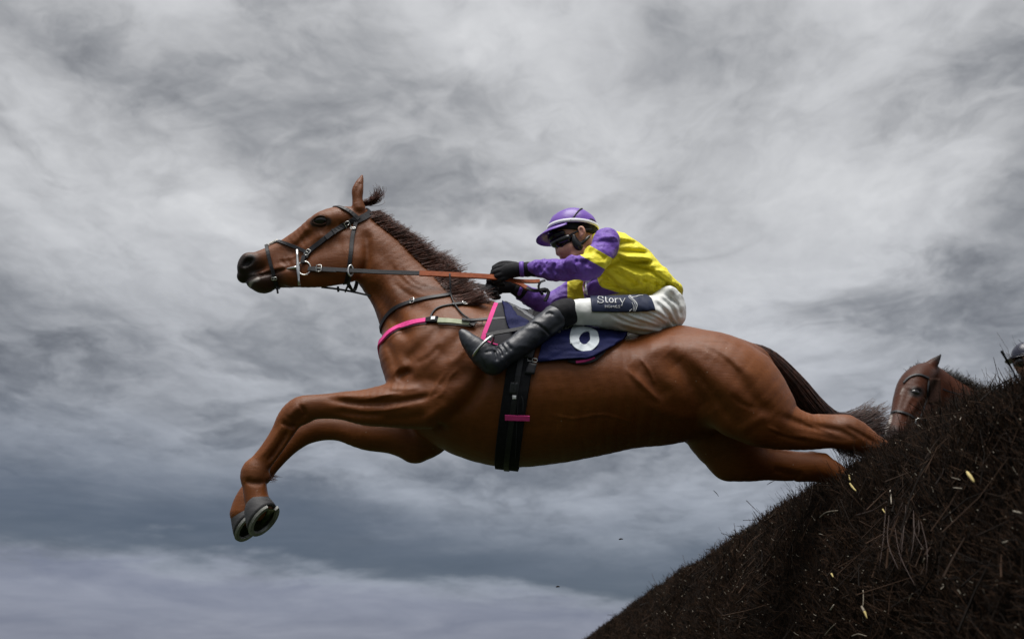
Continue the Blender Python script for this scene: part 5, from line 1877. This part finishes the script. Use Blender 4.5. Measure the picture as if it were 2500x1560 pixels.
    s.px([(1386, 584, 12, -.062, .9), (1371, 590, 15, -.046, .9), (1358, 592, 14, -.02, .9), (1355, 592, 13, 0, .9), (1358, 592, 14, .02, .9), (1371, 590, 15, .046, .9), (1386, 584, 12, .062, .9)], k=.008)
    s.px([(1375, 604, 6, -.045, .9), (1368, 602, 6, -.030, .9)], k=.008)
    solid_mesh('goggles', s, .003, M['lens'], r)
    s = Solid()
    s.px([(1372, 571, 9, -.056, .9), (1356, 576, 11, -.034, .9), (1346, 579, 10, 0, .9), (1356, 576, 11, .034, .9), (1372, 571, 9, .056, .9)], k=.008)
    solid_mesh('raised_goggles', s, .0035, M['lens'], r)
    Pg = np.array([W(*q) for q in smooth_line([(1384, 580, -.070), (1400, 570, -.084), (1420, 562, -.080), (1445, 560, -.066)], 3)])
    Vg, Fg = ribbon(Pg, np.tile([0, -1.0, .1], (len(Pg), 1)), 5 * k, .003)
    mesh('goggle_strap', Vg, Fg, M['webbing'], r, smooth=False)
    return r


M['boot'] = material('boot_leather', (0.022, 0.025, 0.034), .42, .5, build=vary((0.015, 0.017, 0.024), (0.032, 0.036, 0.047), 14, 5, .6, 60, .25, .004))
JOCKEY = jockey()

# ================================================================== second horse, rising on the far side of the fence
Y2 = 6.2


def second_horse():
    s = Solid()
    kw = dict(Y0=Y2)
    # head turned towards the camera
    s.px([(2268, 908, 24, 0, .9), (2246, 922, 32, -.06, .8), (2230, 945, 37, -.10, .85), (2215, 978, 33, -.16, .95), (2203, 1010, 27, -.22, 1.0), (2190, 1042, 24, -.27, 1.0), (2184, 1062, 26, -.30, .9), (2184, 1074, 22, -.30, .9)], k=.02, **kw)
    s.px([(2272, 945, 36, .03, 1.1), (2262, 972, 36, 0, 1.1), (2244, 1000, 30, -.08, 1.1), (2222, 1032, 23, -.18, 1.1), (2206, 1066, 20, -.25, 1.0)], k=.03, **kw)
    s.px([(2252, 930, 9, -.13, 1), (2238, 944, 8, -.16, 1)], k=.02, **kw)
    s.px([(2258, 910, 15, -.05, 1), (2268, 899, 15.5, -.06, 1.1), (2279, 887, 12, -.06, 1.1), (2289, 876, 6.5, -.055, 1), (2298, 864, 1.2, -.05, 1)], k=.01, **kw)
    s.px([(2258, 912, 11, .09, 1), (2268, 902, 11, .10, 1.1), (2277, 890, 7, .10, 1), (2284, 880, 1.5, .10, 1)], k=.01, **kw)
    s.px([(2189, 1058, 6, -.385, .8), (2186, 1064, 6, -.385, .8)], k=.01, mode='sub', **kw)
    s.px([(2236, 957, 7, -.205, .9)], k=.012, mode='sub', **kw)
    # neck and trunk, hidden by the brush
    s.px([(2280, 935, 40, .05, 1.2), (2310, 965, 48, .06, 1.4), (2370, 1010, 58, .06, 1.4), (2440, 1055, 80, .06, 1.1), (2510, 1095, 100, .06, 1.0)], k=.04, **kw)
    s.px([(2280, 980, 34, .06, 1.2), (2330, 1030, 44, .06, 1.3), (2420, 1090, 66, .06, 1.1)], k=.04, **kw)
    s.px([(2500, 1100, 95, .06, .9), (2600, 1130, 118, .06, 1.0), (2720, 1170, 112, .06, .95), (2830, 1200, 95, .06, .85), (2920, 1215, 92, .06, .8), (2990, 1230, 62, .06, .8)], k=.04, **kw)
    for sg in (-1, 1):
        s.px([(2500, 1130, 55, .06 + .12 * sg, 1), (2440, 1190, 36, .06 + .12 * sg, 1), (2385, 1215, 22, .06 + .12 * sg, 1), (2400, 1262, 15, .06 + .12 * sg, 1), (2420, 1290, 18, .06 + .12 * sg, 1), (2440, 1310, 14, .06 + .12 * sg, 1)], k=.03, **kw)
        s.px([(2930, 1240, 68, .06 + .12 * sg, 1), (2930, 1330, 48, .06 + .12 * sg, 1), (2985, 1420, 26, .06 + .12 * sg, 1), (2965, 1520, 15, .06 + .12 * sg, 1), (2960, 1590, 17, .06 + .12 * sg, 1), (2940, 1640, 15, .06 + .12 * sg, 1)], k=.03, **kw)
    s.feat([(2222, 945), (2212, 975), (2200, 1005)], 6, 3.5, Y0=Y2)
    s.feat([(2250, 945), (2236, 947), (2222, 955)], 4, -2.5, Y0=Y2)
    s.feat([(2230, 975), (2218, 1000), (2206, 1025)], 5, 2.5, Y0=Y2)
    s.feat([(2250, 968), (2235, 990), (2222, 1010)], 5, -2, Y0=Y2)
    base = at(2600, 1150, Y2)
    r = empty('racehorse', (base[0], Y2, 0))
    tag(r, 'bay racehorse with white blaze looking over the brush fence', 'horse')
    P, F = s.mesh(.009)
    o = mesh('body', P, F, M['coat2'], r)
    X, Y = proj(P.astype(float))
    n = fbm(P, 16, 2)
    dk = np.maximum.reduce([sstep(np.hypot(X - 2184, Y - 1074) + n * 6, 40, 22) * .85, sstep(np.hypot((X - 2237) / 1.35, Y - 957), 19, 8) * .95, sstep(np.hypot(X - 2296, Y - 869), 30, 8) * .9, sstep(Y, 1215, 1260)])
    attr(o, 'dark', dk)
    pl = np.maximum(.5 * sstep(seg_px(P, [(2205, 948), (2199, 960)]) + n * 3, 6, 1), sstep(seg_px(P, [(2176, 1015), (2171, 1030), (2163, 1050), (2160, 1066)]) + n * 2, 5, 1))
    attr(o, 'pale', pl * .9)
    Pe, Ne = s.hits([(2236, 957)], Y2, .4, .7)
    e = sphere('eye', Pe[0] + Ne[0] * -.013, .024, M['eye'], r, (1.2, .9, .9))
    # poll tuft and mane
    n_ = 500
    b0 = np.array([at(p[0], p[1], Y2 - .03) for p in smooth_line([(2226, 916), (2240, 902), (2256, 899)], 1)])
    k = rng.integers(0, len(b0), n_)
    p0 = b0[k] + rng.normal(0, .012, (n_, 3))
    dv = np.array([-.25, -.1, .35]) + rng.normal(0, .35, (n_, 3))
    paths = p0[:, None] + dv[:, None] * .025 * np.linspace(0, 1, 4)[None, :, None]
    V, F = strands(paths, np.full(n_, .0022), np.full(n_, .001)); tag(mesh('forelock', V, F, M['black_hair'], r), kind='stuff')
    n_ = 1100
    crest = np.array([at(p[0], p[1], Y2 + .05) for p in smooth_line([(2285, 916), (2320, 926), (2350, 938), (2400, 962)], 1)])
    k = rng.integers(0, len(crest), n_)
    dv = np.array([.6, -.1, .35]) + rng.normal(0, .25, (n_, 3))
    paths = (crest[k] + rng.normal(0, .012, (n_, 3)))[:, None] + dv[:, None] * (.03 + .04 * rng.random((n_, 1, 1))) * np.linspace(0, 1, 4)[None, :, None]
    V, F = strands(paths, np.full(n_, .0022), np.full(n_, .001)); tag(mesh('mane', V, F, M['black_hair'], r), kind='stuff')

    br = empty('bridle', tuple(at(2230, 960, Y2)))
    tag(br, 'black bridle with brown cheek pads on the bay horse', 'bridle')
    def st(nm, line, wpx, mat=M['strap'], off=.004, thick=.006):
        q = smooth_line(line, 3)
        Pq, Nq = s.hits(q, Y2, .4, .75)
        Pq = smoothP(Pq, 3); Nq = smoothN(Nq, 4)
        V, F = ribbon(Pq + Nq * off, Nq, wpx * mpp(Pq.mean(0)), thick)
        return mesh(nm, V, F, mat, br, smooth=False)
    st('browband', [(2207, 936), (2218, 924), (2232, 917), (2248, 916), (2266, 924)], 6)
    st('noseband', [(2177, 1009), (2186, 1005), (2204, 1008), (2222, 1015), (2240, 1026)], 7)
    M['brown_pad'] = material('brown_fleece', (.045, .022, .016), .95, .1, build=vary((.03, .015, .011), (.06, .03, .022), 40, 4, .6, 120, .8, .01))
    q = [(2268, 924), (2294, 924)], [(2266, 985), (2296, 985)]
    patch_px = np.array([[a + (c - a) * np.array([v, v]) for v in np.linspace(0, 1, 10)] for a, c in zip(np.linspace(q[0][0], q[0][1], 8), np.linspace(q[1][0], q[1][1], 8))]).reshape(-1, 2)
    Pq, Nq = s.hits(patch_px, Y2, .4, .75)
    Pq[:, 1] -= .012
    idx = np.arange(80).reshape(8, 10)
    f = np.stack([idx[:-1, :-1], idx[1:, :-1], idx[1:, 1:], idx[:-1, 1:]], -1).reshape(-1, 4)
    back = Pq + np.array([0, .02, 0])
    Fp = [tuple(a) for a in f] + [tuple(a[::-1] + 80) for a in f]
    bd = list(idx[0]) + list(idx[1:, -1]) + list(idx[-1, ::-1][1:]) + list(idx[::-1, 0][1:-1])
    Fp += [(bd[i], bd[(i + 1) % len(bd)], bd[(i + 1) % len(bd)] + 80, bd[i] + 80) for i in range(len(bd))]
    mesh('cheek_pad', np.vstack([Pq, back]), Fp, M['brown_pad'], br)
    st('cheekpiece', [(2266, 930), (2263, 950), (2261, 970), (2252, 1000), (2243, 1024)], 4)
    st('rein', [(2298, 951), (2320, 958), (2345, 966)], 4, off=.012)
    cc = at(2246, 1032, Y2 - .30)
    kx = mpp(cc)
    tube('bit_ring', [cc + np.array([11 * kx * math.cos(t), 0, 11 * kx * math.sin(t)]) for t in np.linspace(0, 2 * math.pi, 20, endpoint=False)], .004, M['steel'], br, 6, True)


second_horse()


def second_rider():
    Y3 = 6.5
    r = empty('person', tuple(at(2560, 960, Y3)))
    tag(r, 'rider in dark helmet at the right edge behind the fence', 'person')
    s = Solid(); kw = dict(Y0=Y3)
    s.px([(2514, 868, 24, 0, 1.0), (2496, 885, 21, 0, 1.0), (2500, 905, 14, 0, 1)], k=.02, **kw)
    s.px([(2520, 900, 17, 0, 1), (2545, 915, 20, 0, 1)], k=.02, **kw)
    s.px([(2488, 888, 4, 0, 1), (2482, 897, 4, 0, 1)], k=.01, **kw)
    s.px([(2545, 925, 32, 0, .6), (2600, 960, 36, 0, .6), (2650, 1010, 32, 0, .6)], k=.03, **kw)
    solid_mesh('body', s, .009, M['skin'], r)
    s = Solid()
    s.px([(2540, 925, 38, 0, .6), (2600, 962, 44, 0, .6), (2655, 1012, 38, 0, .6)], k=.03, **kw)
    for sg in (-1, 1):
        s.px([(2535, 930, 24, .16 * sg, 1), (2520, 985, 22, .20 * sg, 1), (2470, 1000, 17, .12 * sg, 1), (2440, 1002, 14, .07 * sg, 1)], k=.02, **kw)
    s.post = cloth_noise(.01, 7, (1, 1, 1))
    solid_mesh('jacket', s, .009, material('green_silk', (.03, .10, .06), .5, .4), r)
    s = Solid()
    for sg in (-1, 1):
        s.px([(2660, 1040, 36, .09 * sg, 1), (2600, 1050, 34, .18 * sg, 1), (2540, 1040, 26, .24 * sg, 1)], k=.03, **kw)
    solid_mesh('breeches', s, .009, M['breech'], r)
    for sg in (-1, 1):
        s = Solid()
        s.px([(2540, 1042, 25, .24 * sg, 1), (2510, 1085, 22, .27 * sg, 1), (2470, 1120, 19, .28 * sg, 1), (2440, 1100, 13, .28 * sg, 1)], k=.02, **kw)
        solid_mesh('boot', s, .009, M['boot'], r)
    # helmet
    C = at(2512, 874, Y3); k = mpp(C)
    A_, B_, H_ = 41 * k, .092, 41 * k
    nu, nv = 40, 12
    V, F = [], []
    for j in range(nv + 1):
        ph = math.pi / 2 * j / nv
        for i in range(nu):
            t = 2 * math.pi * i / nu
            V.append(C + np.array([A_ * math.cos(ph) ** .9 * math.cos(t) if j < nv else 0, B_ * math.cos(ph) ** .9 * math.sin(t) if j < nv else 0, H_ * math.sin(ph)]))
    F = [(j * nu + i, j * nu + (i + 1) % nu, (j + 1) * nu + (i + 1) % nu, (j + 1) * nu + i) for j in range(nv) for i in range(nu)]
    M['navy_cap'] = material('navy_cap', (.014, .016, .035), .3, .5, build=vary((.010, .012, .028), (.02, .022, .045), 12, 4, .6, 40, .15, .005))
    hm = mesh('helmet', V, F, M['navy_cap'], r)
    P = np.array([C + np.array([A_ * 1.02 * math.cos(t), B_ * 1.02 * math.sin(t), .006]) for t in np.linspace(0, 2 * math.pi, 40, endpoint=False)])
    tube('helmet_rim', P, .005, M['navy_cap'], hm, 8, True)
    ths = np.linspace(math.radians(110), math.radians(250), 20)
    inn = [C + np.array([A_ * math.cos(t), B_ * math.sin(t), 0]) for t in ths]
    out = [p + np.array([math.cos(t) * .045, math.sin(t) * .03, -.014]) * max(0, math.cos((t - math.pi) * 90 / 70)) ** .6 for p, t in zip(inn, ths)]
    V = [*inn, *out, *[p - np.array([0, 0, .005]) for p in inn], *[p - np.array([0, 0, .005]) for p in out]]
    m_ = 20
    F = []
    for i in range(m_ - 1):
        F += [(i, i + 1, m_ + i + 1, m_ + i), (2 * m_ + i, 3 * m_ + i, 3 * m_ + i + 1, 2 * m_ + i + 1), (m_ + i, m_ + i + 1, 3 * m_ + i + 1, 3 * m_ + i)]
    mesh('helmet_peak', V, F, M['navy_cap'], hm)
    s = Solid(); s.px([(2490, 884, 13, -.04, 1), (2484, 886, 12, 0, 1), (2490, 884, 13, .04, 1)], k=.01, **kw)
    solid_mesh('goggles', s, .008, M['lens'], r)


second_rider()

# ================================================================== sticks and flying bits
def stick(name, parent, pts, Y, rpx, mat, label=None, cat=None, sides=7, xoff=0.0):
    """bent stick lying on the fence face; pts picture points"""
    P = []
    for px, py in pts:
        d_ = ray(px, py)
        P.append(CAM + d_ * (Y / d_[1]) if Y else CAM + d_ * ((X0 - .13 + xoff) / d_[0]))
    P = crom(np.array(P), 3)
    k = mpp(P[0])
    rr = np.interp(np.linspace(0, 1, len(P)), np.linspace(0, 1, len(rpx)), rpx) * k
    P += rng.normal(0, .0010, P.shape)
    return tube(name, P, rr, mat, parent, sides)


def on_face(px, py, lift=0.03):
    """point of the fence's landing face seen at a picture position"""
    d_ = ray(px, py)
    ts = np.linspace(1.5, 9, 900)
    P = CAM + ts[:, None] * d_
    h = fence_h(P[:, 1])
    fx = np.interp(P[:, 2] - h + 1.27, [0, 0.78, 1.10, 1.22, 1.26], FX[:5]) - lift
    i = int(np.argmax((P[:, 0] > fx)))
    return P[i]


def face_stick(name, pts, rpx, mat, sides=7, lift=.035):
    P = crom(np.array([on_face(*p, lift) for p in pts]), 3)
    k = mpp(P[0])
    rr = np.interp(np.linspace(0, 1, len(P)), np.linspace(0, 1, len(rpx)), rpx) * k
    return tube(name, P, rr, mat, FENCE, sides)


M['whip'] = material('reddish_whip', (0.040, 0.023, 0.018), .6, .3)
M['bark'] = material('grey_bark', (0.20, 0.17, 0.13), .7, .3, build=vary((.14, .12, .09), (.26, .22, .17), 60, 4, .6, 120, .4, .003))
for nm, pts, rp, mt in [
    ('split_stick', [(2361, 1152), (2368, 1162), (2378, 1176)], [3.0, 4.5, 4.2, 2.5], 'yellow_wood'),
    ('split_stick', [(2104, 1480), (2111, 1494)], [3.0, 3.6], 'bark'),
    ('split_stick', [(2111, 1493), (2117, 1509)], [3.4, 3.6, 1.0], 'yellow_wood'),
    ('split_stick', [(2075, 1180), (2082, 1190), (2090, 1198)], [2.2, 2.8, 1.6], 'yellow_wood'),
    ('split_stick', [(2073, 1160), (2075, 1172)], [2, 2], 'yellow_wood'),
    ('split_stick', [(2030, 1400), (2034, 1408)], [2.6, 3.2, 1.5], 'yellow_wood'),
    ('split_stick', [(2155, 1243), (2161, 1252)], [2.0, 2.4, 1.2], 'yellow_wood'),
    ('loose_twig', [(2107, 1440), (2108, 1460), (2107, 1480)], [1.3, 1.2], 'bark'),
    ('loose_twig', [(2173, 1197), (2175, 1212), (2176, 1230)], [1.5, 1.0], 'cut'),
    ('loose_twig', [(2002, 1262), (2018, 1250), (2045, 1246)], [1.6, 1.2], 'bark'),
    ('loose_twig', [(2090, 1257), (2130, 1246), (2165, 1225)], [1.4, 1.8], 'whip'),
    ('loose_twig', [(2028, 1488), (2036, 1475)], [2.2, 1.1], 'cut'),
    ('loose_twig', [(2014, 1550), (2025, 1536), (2037, 1524)], [1.2, 1.0], 'bark'),
    ('loose_twig', [(2080, 1552), (2095, 1547), (2115, 1552)], [1.4, 1.0], 'bark'),
    ('loose_twig', [(2218, 1468), (2222, 1458), (2228, 1448)], [1.0, 1.0], 'bark'),
    ('loose_twig', [(2448, 1324), (2460, 1321)], [1.6, 1.3], 'cut'),
    ('loose_twig', [(2474, 1247), (2494, 1252)], [1.8, 1.4], 'cut'),
    ('loose_twig', [(2328, 1190), (2348, 1192)], [1.1, 1.0], 'cut'),
    ('loose_twig', [(2252, 1372), (2258, 1362)], [1.3, 1.0], 'bark'),
]:
    face_stick(nm, pts, rp, M[mt])
# the pulled-out bunch of whips hanging on the face
for i in range(14):
    x0, y0 = 2212 + rng.normal(0, 26), 1262 + rng.normal(0, 16)
    dx_, ln_ = rng.normal(-30, 45), 60 + 110 * rng.random()
    mid_ = (x0 + dx_ * .35 + rng.normal(0, 8), y0 + ln_ * .5)
    end_ = (x0 + dx_ + rng.normal(0, 10), y0 + ln_)
    face_stick('hanging_whip', [(x0, y0), mid_, end_], [.7, 1.0, .7], M['whip'], 5, .03 + .03 * rng.random())

# bits of twig kicked up in the air
for px, py, dyv, a, ln_, rad, lab in [(1362, 1432, 0, 2, 9, 2.2, 'small dark chip flying lowest under the belly'), (1516, 1316, 0, 4, 10, 2.0, 'small dark chip flying left of the fence slope'),
                                (1748, 1204, .1, -48, 20, .9, 'thin straight twig flying below the far hind leg'), (1882, 1178, .1, 28, 22, .9, 'thin twig touching the underside of the far hind leg'),
                                ]:
    c, s_ = math.cos(math.radians(a)), math.sin(math.radians(a))
    P = np.array([W(px - ln_ / 2 * c, py + ln_ / 2 * s_, dyv), W(px + .4, py - 1.0, dyv - .004), W(px + ln_ / 2 * c, py - ln_ / 2 * s_, dyv)])
    o = tube('flying_chip' if ln_ < 12 else 'flying_twig', crom(P, 3), rad * mpp(P[0]) * np.interp(np.linspace(0, 1, 7), [0, .4, 1], [.5, 1, .4]), M['twig_dark'] if 'twig_dark' in M else M['whip'], None, 6)
    tag(o, lab, 'twig', 'bits of brush kicked into the air')
